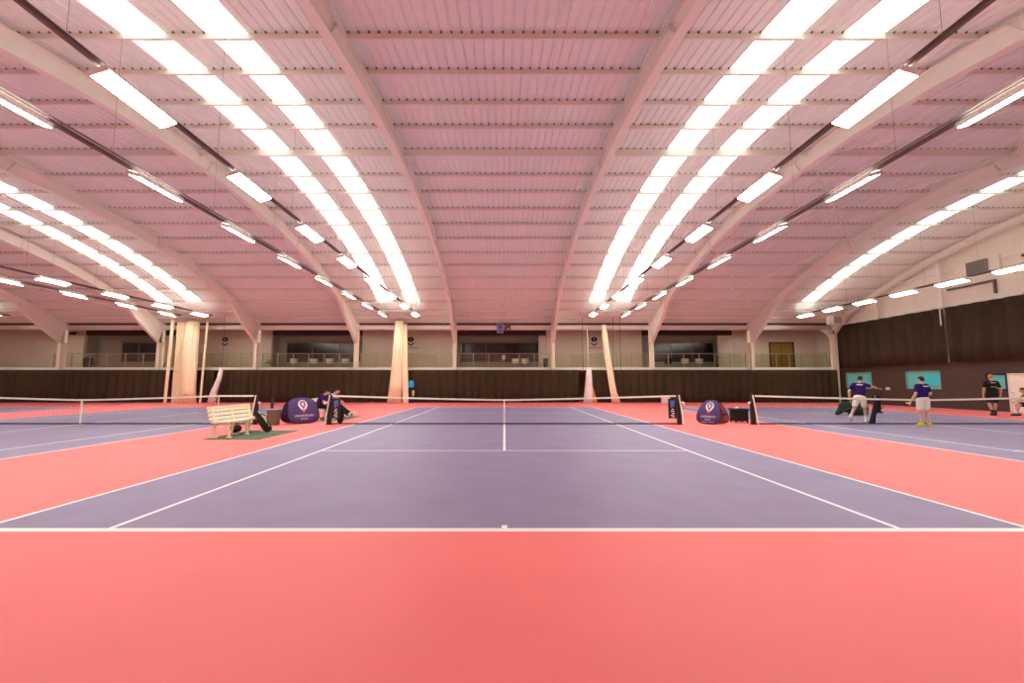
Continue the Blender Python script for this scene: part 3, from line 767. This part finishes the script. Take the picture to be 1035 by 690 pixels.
# ------------------------------------------------------------------ bags
def racket_bag(label, foot, head, w, d, fat, acc=True, cat='racket bag'):
    """long bag from foot to head point"""
    foot, head = Vector(foot), Vector(head); dr = head-foot; L = dr.length; dr.normalize()
    side = dr.cross(Vector((0, 0, 1)));
    if side.length < .05: side = Vector((1, 0, 0))
    side.normalize(); nor = side.cross(dr).normalized()
    if nor.z < 0: nor = -nor
    t = thing('racket_bag', label, cat, foot)
    R = Matrix((side, nor, dr)).transposed()
    bm = B(); hull(bm, [(dr*L*.12, (w*.40, d*.5, .05), R), (dr*L*.30, (w*.55*fat, d*.6, .08), R), (dr*L*.62, (w*.5, d*.5, .1), R)])
    hull(bm, [(dr*L*.55, (w*.48, d*.48, .1), R), (dr*L*.95, (w*.26, d*.33, .05), R)])
    fused('body', bm, 'blackcloth', t, .014, 5)
    if acc:
        bm = B(); hull(bm, [(dr*L*.15-nor*d*.35, (w*.42, d*.25, .05), R), (dr*L*.85-nor*d*.3, (w*.30, d*.2, .05), R)]); obj('red_pocket', bm, 'redcloth', t, True)
        bm = B(); tube(bm, [dr*L*.18+nor*d*.55-side*w*.12, dr*L*.5+nor*d*.60-side*w*.08, dr*L*.9+nor*d*.37], [.016, .024, .016], 8); obj('stripe', bm, 'stripe', t, True)
    bm = B(); pts = [dr*L*(.25+.5*i/8)+nor*(d*.55+.12*math.sin(PI*i/8))-side*w*.2 for i in range(9)]
    tube(bm, pts, .014, 6); obj('strap', bm, 'black', t, True)
    return t
racket_bag('black and green racket bag with red edge leaning on the empty bench', (-6.95, 8.80, .05), (-7.52, 8.95, .66), .27, .20, .9)
t = thing('sports_bag', 'small black bag under the empty bench', 'bag', (-8.12, 8.98, .012))
bm = B(); hull(bm, [((0, -.1, .10), (.13, .12, .10)), ((0, .12, .12), (.12, .14, .11))]); hull(bm, [((-.0, -.22, .06), (.08, .08, .05)), ((0, -.24, .18), (.03, .02, .02))]); fused('body', bm, 'blackcloth', t, .012, 4)
bm = B(); tube(bm, [(0, -.1, .2), (0, 0, .27), (0, .15, .22)], .012, 6); obj('handle', bm, 'black', t)
t = racket_bag('black racket bag standing against the bench-side net post', (-6.12, 12.15, .0), (-6.04, 12.25, .58), .24, .18, .9, acc=False)
t = thing('tall_bag', 'tall black bag stood on end under the hand of the stepping man', 'bag', (13.78, 12.3, 0))
bm = B(); hull(bm, [((0, 0, .04), (.11, .1, .04)), ((.08, 0, .35), (.07, .08, .05))]); hull(bm, [((.08, 0, .35), (.07, .08, .05)), ((.22, 0, .55), (.13, .12, .1)), ((.24, 0, .8), (.11, .1, .08))])
hull(bm, [((.24, 0, .78), (.10, .1, .08)), ((.24, 0, 1.0), (.15, .13, .12))]); hull(bm, [((.2, 0, .45), (.05, .05, .05)), ((.36, -.02, .42), (.05, .05, .04))])
fused('body', bm, 'blackcloth', t, .014, 4)
bm = B(); hull(bm, [((.08, -.12, 1.02), (.04, .03, .04)), ((.06, -.13, .92), (.03, .03, .03))]); obj('pale_tag', bm, 'bin', t, True)
bm = B(); tube(bm, [(.24, -.13, 1.0), (.4, -.15, .8), (.3, -.13, .55)], .014, 6); obj('strap', bm, 'black', t, True)
t = thing('equipment_bag', 'large black equipment bag on the court behind the stepping man', 'bag', (16.3, 16.6, 0))
bm = B(); hull(bm, [((-.25, 0, .38), (.3, .28, .24)), ((.45, 0, .32), (.3, .28, .28))]); hull(bm, [((-.3, 0, .4), (.22, .2, .16)), ((-.66, 0, .08), (.09, .12, .08))]); hull(bm, [((.4, 0, .2), (.3, .25, .19)), ((.1, 0, .25), (.3, .25, .2))])
hull(bm, [((-.0, 0, .12), (.12, .2, .12)), ((.6, 0, .1), (.14, .2, .1))])
fused('body', bm, 'greencloth', t, .02, 4)
bm = B(); tube(bm, [(-.55, -.2, .22), (-.3, -.3, .34), (.1, -.31, .3), (.4, -.3, .36)], .022, 6); obj('strap', bm, 'bin', t, True)
t = thing('kit_bag', 'bright blue and navy kit bag hung on the drapes beside the tall net bundle', 'bag', (-7.12, 29.84, .0))
bm = B(); hull(bm, [((0, 0, 1.5), (.22, .14, .2)), ((-.02, 0, 1.25), (.24, .15, .14))]); fused('top_flap', bm, 'cyan', t, .02, 3)
bm = B(); hull(bm, [((-.02, .02, 1.2), (.24, .14, .15)), ((.03, .02, .5), (.22, .14, .25))]); hull(bm, [((0, .02, .45), (.2, .13, .2)), ((0, .02, .06), (.2, .14, .055))]); fused('body', bm, 'navy', t, .02, 3)
bm = B(); hull(bm, [((.2, -.1, .85), (.09, .05, .1)), ((.2, -.1, .6), (.08, .05, .1))]); obj('yellow_pocket', bm, 'yellow', t, True)

# ------------------------------------------------------------------ pop-up banners
def banner(label, loc, rz, W, H, back, strap=False):
    t = thing('popup_banner', label, 'banner', loc, rz, 'violet pop-up banners')
    sp = .34*H
    def shape(n=36):
        pts = []
        for i in range(n):
            a = 2*PI*i/n; c, s = math.cos(a), math.sin(a)
            ex = .62
            pts.append((W/2*math.copysign(abs(c)**ex, c), H/2+H/2*math.copysign(abs(s)**ex, s)))
        return [(u*(1-.18*(v/H)) if not strap else u*(1.0-.42*(v/H)**1.5), v) for u, v in pts]
    k = math.sqrt(max(H*H-sp*sp, .01))/H
    def front(u, v, d):
        f = v/H; bul = -.05*math.sin(PI*f)
        return (u, -sp*(1-f)-d+bul, .012+v*k)
    def rear(u, v, d):
        f = v/H; return (u, sp*(1-f)+d+.05*math.sin(PI*f), .012+v*k)
    poly = shape()
    def panel(fn, m, name, d0=0):
        bm = B(); cs = [bm.verts.new(fn(0, H/2, -.008)), bm.verts.new(fn(0, H/2, .008))]
        rings = []
        for sc in (1, .66, .33):
            rings.append([[bm.verts.new(fn(u*sc, H/2+(v-H/2)*sc, dd)) for u, v in poly] for dd in (-.008, .008)])
        n = len(poly)
        for s in (0, 1):
            for r in range(2):
                for i in range(n): bm.faces.new((rings[r][s][i], rings[r][s][(i+1) % n], rings[r+1][s][(i+1) % n], rings[r+1][s][i]))
            for i in range(n): bm.faces.new((rings[2][s][i], rings[2][s][(i+1) % n], cs[s]))
        for i in range(n): bm.faces.new((rings[0][0][i], rings[0][0][(i+1) % n], rings[0][1][(i+1) % n], rings[0][1][i]))
        bmesh.ops.recalc_face_normals(bm, faces=bm.faces)
        o = obj(name, bm, m, t, True)
        bm = B(); pts = [Vector(fn(u, v, 0)) for u, v in poly]; tube(bm, pts+[pts[0]], .012, 6, False); obj('rim', bm, 'printdark', o, True)
        return o
    fr = panel(front, 'violet', 'front_panel'); panel(rear, back, 'rear_panel')
    g = lambda u, v, d: front(u, H*.40+v, .012+d)
    emblem(fr, H*.52, g, 'white', 'printgrey', 'printred')
    def letters(s, z, w, size):
        o = text('wordmark', s, size, 'white', fr, (0, 0, 0), (0, 0, 0), ex=.001, width=w)
        for v in o.data.vertices: v.co = Vector(front(v.co.x, z+v.co.y, .014+v.co.z))
    letters(WORD, H*.30, W*.56, H*.115); letters('SPORT', H*.18, W*.22, H*.08)
    if strap: letters('loughborough sport', H*.075, W*.5, H*.06)
    for u in (-1, 1):
        bm = B(); v = H*.42; uu = u*W*.44
        a, b = Vector(front(uu, v, 0)), Vector(rear(uu, v, 0)); obox(bm, a, b, .012, .04); obj('strap', bm, 'black', t)
banner('violet pop-up banner with white emblem beside the grey bin', (-7.70, 12.42, 0), math.radians(52), 1.30, 1.0, 'violet')
banner('violet dome-shaped pop-up banner with emblem beside the black crate', (7.76, 12.2, 0), math.radians(-58), 1.05, .92, 'violetin', True)

# ------------------------------------------------------------------ bin, bottle, crate, small things
t = thing('waste_bin', 'grey rectangular bin behind the violet pop-up banner', 'bin', (-8.30, 11.62, 0))
bm = B()
v0 = [(-.17, -.15), (.17, -.15), (.17, .15), (-.17, .15)]
lo = [bm.verts.new((x*.9, y*.9, 0)) for x, y in v0]; hi = [bm.verts.new((x*1.1, y*1.1, .56)) for x, y in v0]; ih = [bm.verts.new((x, y, .56)) for x, y in v0]; il = [bm.verts.new((x*.85, y*.85, .05)) for x, y in v0]
for i in range(4):
    j = (i+1) % 4
    bm.faces.new((lo[i], lo[j], hi[j], hi[i])); bm.faces.new((hi[i], hi[j], ih[j], ih[i])); bm.faces.new((ih[i], ih[j], il[j], il[i]))
bm.faces.new(lo[::-1]); bm.faces.new(il)
obj('body', bm, 'bin', t)
bm = B(); box(bm, -.2, .2, -.18, -.165, .55, .6); box(bm, -.2, .2, .165, .18, .55, .6); box(bm, -.2, -.18, -.165, .165, .55, .6); box(bm, .18, .2, -.165, .165, .55, .6); obj('rim', bm, 'housing', t)
t = thing('bottle', 'dark green bottle standing in the grey bin', 'bottle', (-8.38, 11.62, .05))
bm = B(); lathe(bm, [(.05, 0), (.055, .02), (.055, .66), (.045, .76), (.022, .82), (.022, .88)], 16); obj('body', bm, 'bottle', t, True)
bm = B(); lathe(bm, [(.026, .88), (.026, .92), (.02, .925)], 12); obj('cap', bm, 'black', t, True)
t = thing('ball_crate', 'black lidded crate on short feet beside the net post', 'crate', (9.03, 12.75, 0))
bm = B(); box(bm, -.25, .25, -.22, .22, .06, .47)
obj('body', bm, 'blackcloth', t)
bm = B(); box(bm, -.28, .28, -.25, .25, .47, .53); obj('lid', bm, 'black', t)
for sx in (-1, 1):
    for sy in (-1, 1):
        bm = B(); box(bm, sx*.22-.025, sx*.22+.025, sy*.19-.025, sy*.19+.025, 0, .06); obj('foot', bm, 'black', t)
bm = B(); hull(bm, [((0, 0, .03), (.08, .06, .03)), ((.02, 0, .045), (.05, .05, .03))]); tag(obj('towel', bm, 'white', None, True, loc=(8.87, 12.6, .53)), 'folded white cloth on top of the black crate', 'cloth')
t = thing('storage_box', 'pale box on the floor before the far drapes', 'box', (12.2, 29.6, 0))
bm = B(); box(bm, -.28, .28, -.2, .2, 0, .40); obj('body', bm, 'chairw', t)
bm = B(); box(bm, -.3, .3, -.22, .22, .40, .46); obj('lid', bm, 'white', t)
for x, y, l in ((2.4, 29.4, 'on the floor in front of the drapes beyond the middle court'), (-9.9, 29.3, 'on the floor left of the tall cream net bundle')):
    bm = B(); bmesh.ops.create_icosphere(bm, subdivisions=2, radius=.05); o = obj('tennis_ball', bm, 'ball', None, True, loc=(x, y, .05)); tag(o, 'yellow tennis ball lying ' + l, 'ball', 'stray tennis balls')
t = thing('wall_socket', 'small white box on the brown side wall between two teal windows', 'socket', (XR-.005, 26.4, 1.12))
bm = B(); box(bm, -.05, .0, -.15, .15, -.09, .09); obj('plate', bm, 'white', t)
bm = B(); box(bm, -.06, -.05, -.05, .05, -.03, .03); obj('switch', bm, 'housing', t)

# ------------------------------------------------------------------ people
def rotm(rx=0, ry=0, rz=0): return Euler((rx, ry, rz)).to_matrix()
def hand(bm, w, d, n, grip=.3, side=1):
    """five fingers from wrist w along d, palm facing n"""
    w, d, n = Vector(w), Vector(d).normalized(), Vector(n).normalized(); n = (n-d*n.dot(d)).normalized(); s = d.cross(n)*side
    R = Matrix((s, n, d)).transposed()
    hull(bm, [(w+d*.01, (.026, .018, .015), R), (w+d*.085, (.040, .013, .015), R)])
    for k, (o, l) in enumerate(((-.030, .075), (-.010, .086), (.010, .080), (.029, .064))):
        p0 = w+d*.088+s*o; a = grip
        p1 = p0+(d*math.cos(a)+n*math.sin(a)+s*o*1.2)*l*.5; p2 = p1+(d*math.cos(a*2.2)+n*math.sin(a*2.2))*l*.5
        hull(bm, [(p0, .0098), (p1, .009)]); hull(bm, [(p1, .009), (p2, .008)])
    p0 = w+d*.03-s*.026; p1 = p0+(d*.7-s*.6+n*.35).normalized()*.04; p2 = p1+(d*.95-s*.1+n*.3).normalized()*.03
    hull(bm, [(p0, .014), (p1, .011)]); hull(bm, [(p1, .011), (p2, .009)])
def person(label, loc, rz, J, cl, H=1.8):
    """J: joint positions in metres for a 1.8 m figure facing +y; R suffix is the figure's right (+x)"""
    k = H/1.8
    t = thing('person', label, 'person', loc, rz); t.scale = (k, k, k)
    V = lambda n: Vector(J[n])
    lean = (V('neck')-V('pelvis')); up = lean.normalized(); rgt = (V('shR')-V('shL')).normalized(); fw = up.cross(rgt).normalized(); rgt2 = fw.cross(up).normalized()
    T = Matrix((rgt2, fw, up)).transposed()
    hp = (V('hipR')-V('hipL')).normalized(); upp = Vector((0, 0, 1)) if 'pup' not in J else Vector(J['pup']); fp = upp.cross(hp).normalized(); P = Matrix((hp, fp, hp.cross(fp))).transposed()
    pel, chest, neck = V('pelvis'), V('pelvis').lerp(V('neck'), .70), V('neck'); waist = V('pelvis').lerp(V('neck'), .32)
    hr = J.get('headrot', (0, 0, 0)); HR = rotm(*hr); hd = V('head'); fat = cl.get('fat', 1.0)
    def torso(bm, g):
        hull(bm, [(pel, (.165*fat+g, .115*fat+g, .10+g), P), (waist, (.145*fat+g, .105*fat+g, .08+g), T)])
        hull(bm, [(waist, (.145*fat+g, .105*fat+g, .08+g), T), (chest, (.170*fat+g, .118*fat+g, .13+g), T)])
        hull(bm, [(chest, (.165*fat+g, .115*fat+g, .12+g), T), (V('shR')-rgt2*.02, .062+g), (V('shL')+rgt2*.02, .062+g), (neck-up*.03, (.06+g, .055+g, .03+g), T)])
    bm = B(); torso(bm, 0)
    hull(bm, [(neck-up*.03, .058), (hd-HR @ Vector((0, .015, .075)), .052)])
    hull(bm, [(hd, (.076, .096, .105), HR), (hd+HR @ Vector((0, .028, -.075)), (.050, .055, .045), HR)])
    hull(bm, [(hd+HR @ Vector((0, .098, .0)), .010), (hd+HR @ Vector((0, .112, -.028)), .014)])          # nose
    hull(bm, [(hd+HR @ Vector((-.035, .085, .022)), .012), (hd+HR @ Vector((.035, .085, .022)), .012)])    # brow
    for s in (-1, 1): hull(bm, [(hd+HR @ Vector((s*.079, -.005, .012)), (.010, .022, .03), HR), (hd+HR @ Vector((s*.076, 0, -.02)), (.008, .014, .014), HR)])
    for s in 'LR':
        hull(bm, [(V('sh'+s), .056), (V('el'+s), .042)]); hull(bm, [(V('el'+s), .043), (V('el'+s).lerp(V('wr'+s), .3), .044), (V('wr'+s), .029)])
        hd_ = V('wr'+s)-V('el'+s)
        hand(bm, V('wr'+s), J.get('hd'+s, hd_), J.get('pn'+s, (-1 if s == 'R' else 1, 0, 0)), J.get('gr'+s, .35), 1 if s == 'R' else -1)
        hull(bm, [(V('hip'+s), .088*fat), (V('kn'+s), .057)]); hull(bm, [(V('kn'+s), .057), (V('kn'+s).lerp(V('an'+s), .3), .058), (V('an'+s), .040)])
        td = Vector(J.get('toe'+s, (0, 1, 0))).normalized(); an = V('an'+s); dn = Vector(J.get('sole'+s, (0, 0, -1)))
        hull(bm, [(an+dn*.035-td*.04, .038), (an+dn*.055+td*.12, .026), (an, .038)])
    fused('body', bm, 'skin', t, .0075, 3)
    # shirt
    bm = B(); g = .016
    torso(bm, g)
    for s in 'LR':
        q = V('sh'+s).lerp(V('el'+s), cl.get('sleeve', .62)); hull(bm, [(V('sh'+s), .066), (q, .064)])
        if cl.get('sleeve', .62) > .9: hull(bm, [(V('el'+s), .056), (V('wr'+s)-(V('wr'+s)-V('el'+s)).normalized()*.02, .044)])
    fused('shirt', bm, cl['shirt'], t, .013, 4)
    # shorts or trousers
    bm = B(); hull(bm, [(pel, (.172*fat+g, .125*fat+g, .085+g), P), (pel+(waist-pel)*.35, (.155*fat+g, .115*fat+g, .05+g), T)])
    for s in 'LR':
        hull(bm, [(pel.lerp(V('hip'+s), .7), .105*fat+g), (V('hip'+s), .095*fat+g)])
        if cl['legs'] == 'shorts': hull(bm, [(V('hip'+s), .097*fat+g), (V('hip'+s).lerp(V('kn'+s), .68), .092*fat+g*.8)])
        else: hull(bm, [(V('hip'+s), .094*fat+g), (V('kn'+s), .075)]); hull(bm, [(V('kn'+s), .075), (V('an'+s), .062)])
    fused('shorts' if cl['legs'] == 'shorts' else 'trousers', bm, cl['bottom'], t, .013, 4)
    for s in 'LR':
        an = V('an'+s); td = Vector(J.get('toe'+s, (0, 1, 0))).normalized(); dn = Vector(J.get('sole'+s, (0, 0, -1)))
        if cl.get('sock'):
            bm = B(); hull(bm, [(an, .047), (an.lerp(V('kn'+s), .30), .052)]); obj('sock', bm, cl['sock'], t, True)
        bm = B(); hull(bm, [(an+dn*.035-td*.05, .048), (an+dn*.058+td*.14, .036), (an+dn*.05-td*.05, .042), (an+td*.01, .050)]); fused('shoe', bm, cl['shoe'], t, .011, 3)
        bm = B(); sd = td.cross(dn).normalized(); R = Matrix((sd, td, -dn)).transposed()
        hull(bm, [(an+dn*.088-td*.05, (.042, .045, .010), R), (an+dn*.088+td*.14, (.044, .05, .010), R)]); obj('shoe_sole', bm, cl.get('sole', 'shoew'), t, True)
    # hair, eyes, mouth
    bm = B(); hull(bm, [(hd+HR @ Vector((0, -.012, .030)), (.084, .098, .092), HR), (hd+HR @ Vector((0, -.045, -.02)), (.072, .060, .06), HR)]); 
    o = fused('hair', bm, cl['hair'], t, .011, 2)
    me = o.data; inv = HR.inverted()
    b2 = B(); b2.from_mesh(me)
    cut = [v for v in b2.verts if (lambda q: q.y > .045 and q.z < .058)(inv @ (v.co-hd))]
    bmesh.ops.delete(b2, geom=cut, context='VERTS'); b2.to_mesh(me); b2.free()
    for s in (-1, 1):
        bm = B(); hull(bm, [(hd+HR @ Vector((s*.031, .088, .004)), (.013, .008, .008), HR)]); obj('eye', bm, 'eye', t, True)
    bm = B(); hull(bm, [(hd+HR @ Vector((-.02, .086, -.062)), .006), (hd+HR @ Vector((.02, .086, -.062)), .006)]); obj('mouth', bm, 'lip', t, True)
    # pale print across the shoulders
    if cl.get('print'):
        for zc, wd, hh, m in cl['print']:
            p = pel.lerp(neck, zc); bm = B(); n = 7
            for i in range(n):
                u = -wd/2+wd*(i+.5)/n; q = p+rgt2*u-fw*(.118*fat+g+.022-abs(u)*abs(u)*1.2)
                hull(bm, [(q-rgt2*wd/n*.32-up*hh*.3, (.012, .012, hh*.2), T), (q+rgt2*wd/n*.32+up*hh*.3, (.012, .012, hh*.2), T)])
            obj('shirt_print', bm, m, t, True)
    return t
def stand(**kw):
    J = dict(pelvis=(0, 0, .96), neck=(0, .0, 1.49), head=(0, .02, 1.67), shR=(.19, 0, 1.43), shL=(-.19, 0, 1.43), elR=(.25, -.03, 1.14), elL=(-.25, -.03, 1.14), wrR=(.26, .08, .90), wrL=(-.26, .08, .90),
             hipR=(.095, 0, .92), hipL=(-.095, 0, .92), knR=(.11, .02, .50), knL=(-.11, .02, .50), anR=(.12, -.03, .10), anL=(-.12, -.03, .10), toeR=(.25, 1, 0), toeL=(-.25, 1, 0))
    J.update(kw); return J
# man in yellow shoes, seen from behind, facing away from the camera
person('person standing with back turned in purple T-shirt, white shorts and yellow shoes', (14.72, 11.18, 0), 0,
       stand(wrL=(-.36, .10, .86), elL=(-.30, -.06, 1.13), wrR=(.20, .22, 1.0), elR=(.26, -.04, 1.15), anR=(.15, -.02, .10), anL=(-.13, -.03, .10), toeR=(.5, 1, 0), toeL=(-.45, 1, 0), grL=.6, headrot=(-.25, 0, .1), head=(.01, .03, 1.655)),
       dict(shirt='shirtv', legs='shorts', bottom='shortw', shoe='shoey', sole='shoey', hair='hairdark', fat=1.12, print=[(.86, .20, .035, 'white')]), 1.77)
bm = B(); bmesh.ops.create_icosphere(bm, subdivisions=2, radius=.036)
tag(obj('tennis_ball', bm, 'ball', None, True, loc=(14.36, 11.42, .80)), 'yellow tennis ball held by the man in yellow shoes', 'ball', 'stray tennis balls')
# man stepping towards the side wall, one arm stretched out
person('person stepping sideways in purple T-shirt and white shorts, arm reaching out', (13.62, 12.62, 0), math.radians(-40),
       stand(pelvis=(0, 0, .95), neck=(.03, .07, 1.48), head=(.06, .14, 1.645), headrot=(-.35, 0, -.3), shR=(.20, .06, 1.42), shL=(-.17, .04, 1.43), elR=(.365, .26, 1.36), wrR=(.53, .42, 1.29), hdR=(.766, .643, -.1), pnR=(0, -.1, -1), grR=.25,
             elL=(-.30, -.10, 1.17), wrL=(-.30, -.05, .91), hipR=(.095, 0, .91), hipL=(-.095, 0, .91), knR=(.13, .10, .52), anR=(.15, .09, .10), toeR=(.3, 1, 0),
             knL=(-.17, -.03, .54), anL=(-.30, -.29, .22), toeL=(.2, .75, -.6), soleL=(0, -.6, -.75)),
       dict(shirt='shirtv', legs='shorts', bottom='shortw', shoe='shoew', sock='sock', hair='hairdark', print=[(.86, .18, .05, 'white')]), 1.82)
# ginger haired man in black walking along the wall
person('person with ginger hair in black T-shirt and black shorts beside the side wall', (22.72, 16.35, 0), math.radians(-22),
       stand(elR=(.30, .0, 1.14), wrR=(.36, .16, .93), elL=(-.27, -.02, 1.14), wrL=(-.27, .06, .88), knR=(.10, .05, .50), anR=(.10, .12, .10), knL=(-.10, .06, .52), anL=(-.09, -.14, .11), headrot=(-.2, 0, -.2), toeR=(.1, 1, 0), toeL=(-.1, 1, 0)),
       dict(shirt='shirtk', legs='shorts', bottom='trouser', shoe='shoek', sole='shoek', sock='shoek', hair='hairginger', print=[(.86, .18, .03, 'stripe'), (.52, .2, .025, 'stripe')]), 1.93)
def sit(**kw):
    J = dict(pelvis=(0, 0, .56), neck=(0, .16, 1.04), head=(0, .27, 1.19), shR=(.19, .14, .99), shL=(-.19, .14, .99), elR=(.24, .30, .76), elL=(-.24, .30, .76), wrR=(.12, .50, .68), wrL=(-.12, .50, .68), pnR=(0, 0, -1), pnL=(0, 0, -1),
             hipR=(.095, .03, .54), hipL=(-.095, .03, .54), knR=(.13, .46, .52), knL=(-.13, .46, .52), anR=(.13, .50, .10), anL=(-.13, .50, .10), headrot=(-.35, 0, 0))
    J.update(kw); return J
# chair at the right edge and the man sitting on it
t = thing('folding_chair', 'black folding chair under the seated man in olive', 'chair', (23.85, 15.75, 0), math.radians(60))
bm = B(); box(bm, -.21, .21, -.2, .2, .41, .445); obj('seat', bm, 'black', t)
bm = B(); box(bm, -.21, .21, -.24, -.21, .62, .85); obj('backrest', bm, 'black', t)
for s in (-1, 1):
    bm = B(); tube(bm, [(s*.2, .24, 0), (s*.2, -.2, .60), (s*.2, -.25, .86)], .013, 8); obj('leg', bm, 'track', t)
    bm = B(); tube(bm, [(s*.18, -.26, 0), (s*.18, .14, .42)], .013, 8); obj('leg', bm, 'track', t)
person('person seated on a folding chair in olive patterned T-shirt and black shorts', (23.83, 15.74, 0), math.radians(60), sit(pelvis=(0, -.02, .58), hipR=(.095, .03, .57), hipL=(-.095, .03, .57), anL=(-.16, .62, .10), anR=(.14, .42, .10)),
       dict(shirt='shirty', legs='shorts', bottom='trouser', shoe='shoek', sole='shoew', sock='sock', hair='hairdark'), 1.78)
# two people on the far bench
person('person in purple T-shirt sitting bent forward on the bench by the net post', (-7.72, 14.0, .012), math.radians(-90),
       sit(pelvis=(0, 0, .575), hipR=(.095, .03, .57), hipL=(-.095, .03, .57), neck=(0, .26, 1.0), head=(0, .40, 1.12), shR=(.19, .22, .96), shL=(-.19, .22, .96), elR=(.24, .34, .72), elL=(-.24, .36, .72), wrR=(.10, .55, .66), wrL=(-.1, .56, .66), headrot=(-.7, 0, 0)),
       dict(shirt='shirtv', legs='long', bottom='trouser', shoe='shoew', hair='hairdark'), 1.8)
person('person in lilac shirt sitting on the bench with black trousered legs stretched out', (-7.70, 15.1, .012), math.radians(-90),
       sit(pelvis=(0, 0, .575), hipR=(.095, .03, .57), hipL=(-.095, .03, .57), neck=(0, .24, 1.01), head=(0, .38, 1.15), shR=(.19, .20, .97), shL=(-.19, .20, .97), elR=(.24, .32, .74), elL=(-.24, .34, .74), wrR=(.10, .54, .70), wrL=(-.1, .55, .70), headrot=(-.5, 0, 0),
           knR=(.12, .48, .47), knL=(-.10, .50, .50), anR=(.13, .92, .12), anL=(-.12, 1.0, .12), toeR=(.1, .5, .8), toeL=(-.1, .5, .8), soleR=(0, .85, -.5), soleL=(0, .85, -.5)),
       dict(shirt='shirtl', legs='long', bottom='trouser', shoe='shoew', hair='hairdark'), 1.8)

# ------------------------------------------------------------------ camera, world, view
cam = bpy.data.cameras.new('camera'); co = bpy.data.objects.new('camera', cam); C.objects.link(co)
F = 456.77
cam.sensor_width = 36.0; cam.sensor_fit = 'HORIZONTAL'; cam.lens = F/1035*36; cam.shift_x = 7.87/1035
cam.clip_start = .05; cam.clip_end = 200
co.location = (-.003, -4.832, 1.51); co.rotation_euler = (PI/2+.0914, 0, 0)
SC.camera = co
w = bpy.data.worlds.new('world'); SC.world = w; w.use_nodes = True
w.node_tree.nodes['Background'].inputs['Color'].default_value = (.75, .82, .9, 1); w.node_tree.nodes['Background'].inputs['Strength'].default_value = .6
SC.view_settings.view_transform = 'Standard'; SC.view_settings.look = 'None'; SC.view_settings.gamma = 1; SC.view_settings.use_curve_mapping = False
SC.view_settings.exposure = 0.0
SC.cycles.max_bounces = 12; SC.cycles.diffuse_bounces = 8; SC.cycles.transparent_max_bounces = 24
SC.cycles.sample_clamp_indirect = 8

for o in C.objects:
    if 'label' in o and len(o['label'].split()) > 16: print('LONG', len(o['label'].split()), o['label'])
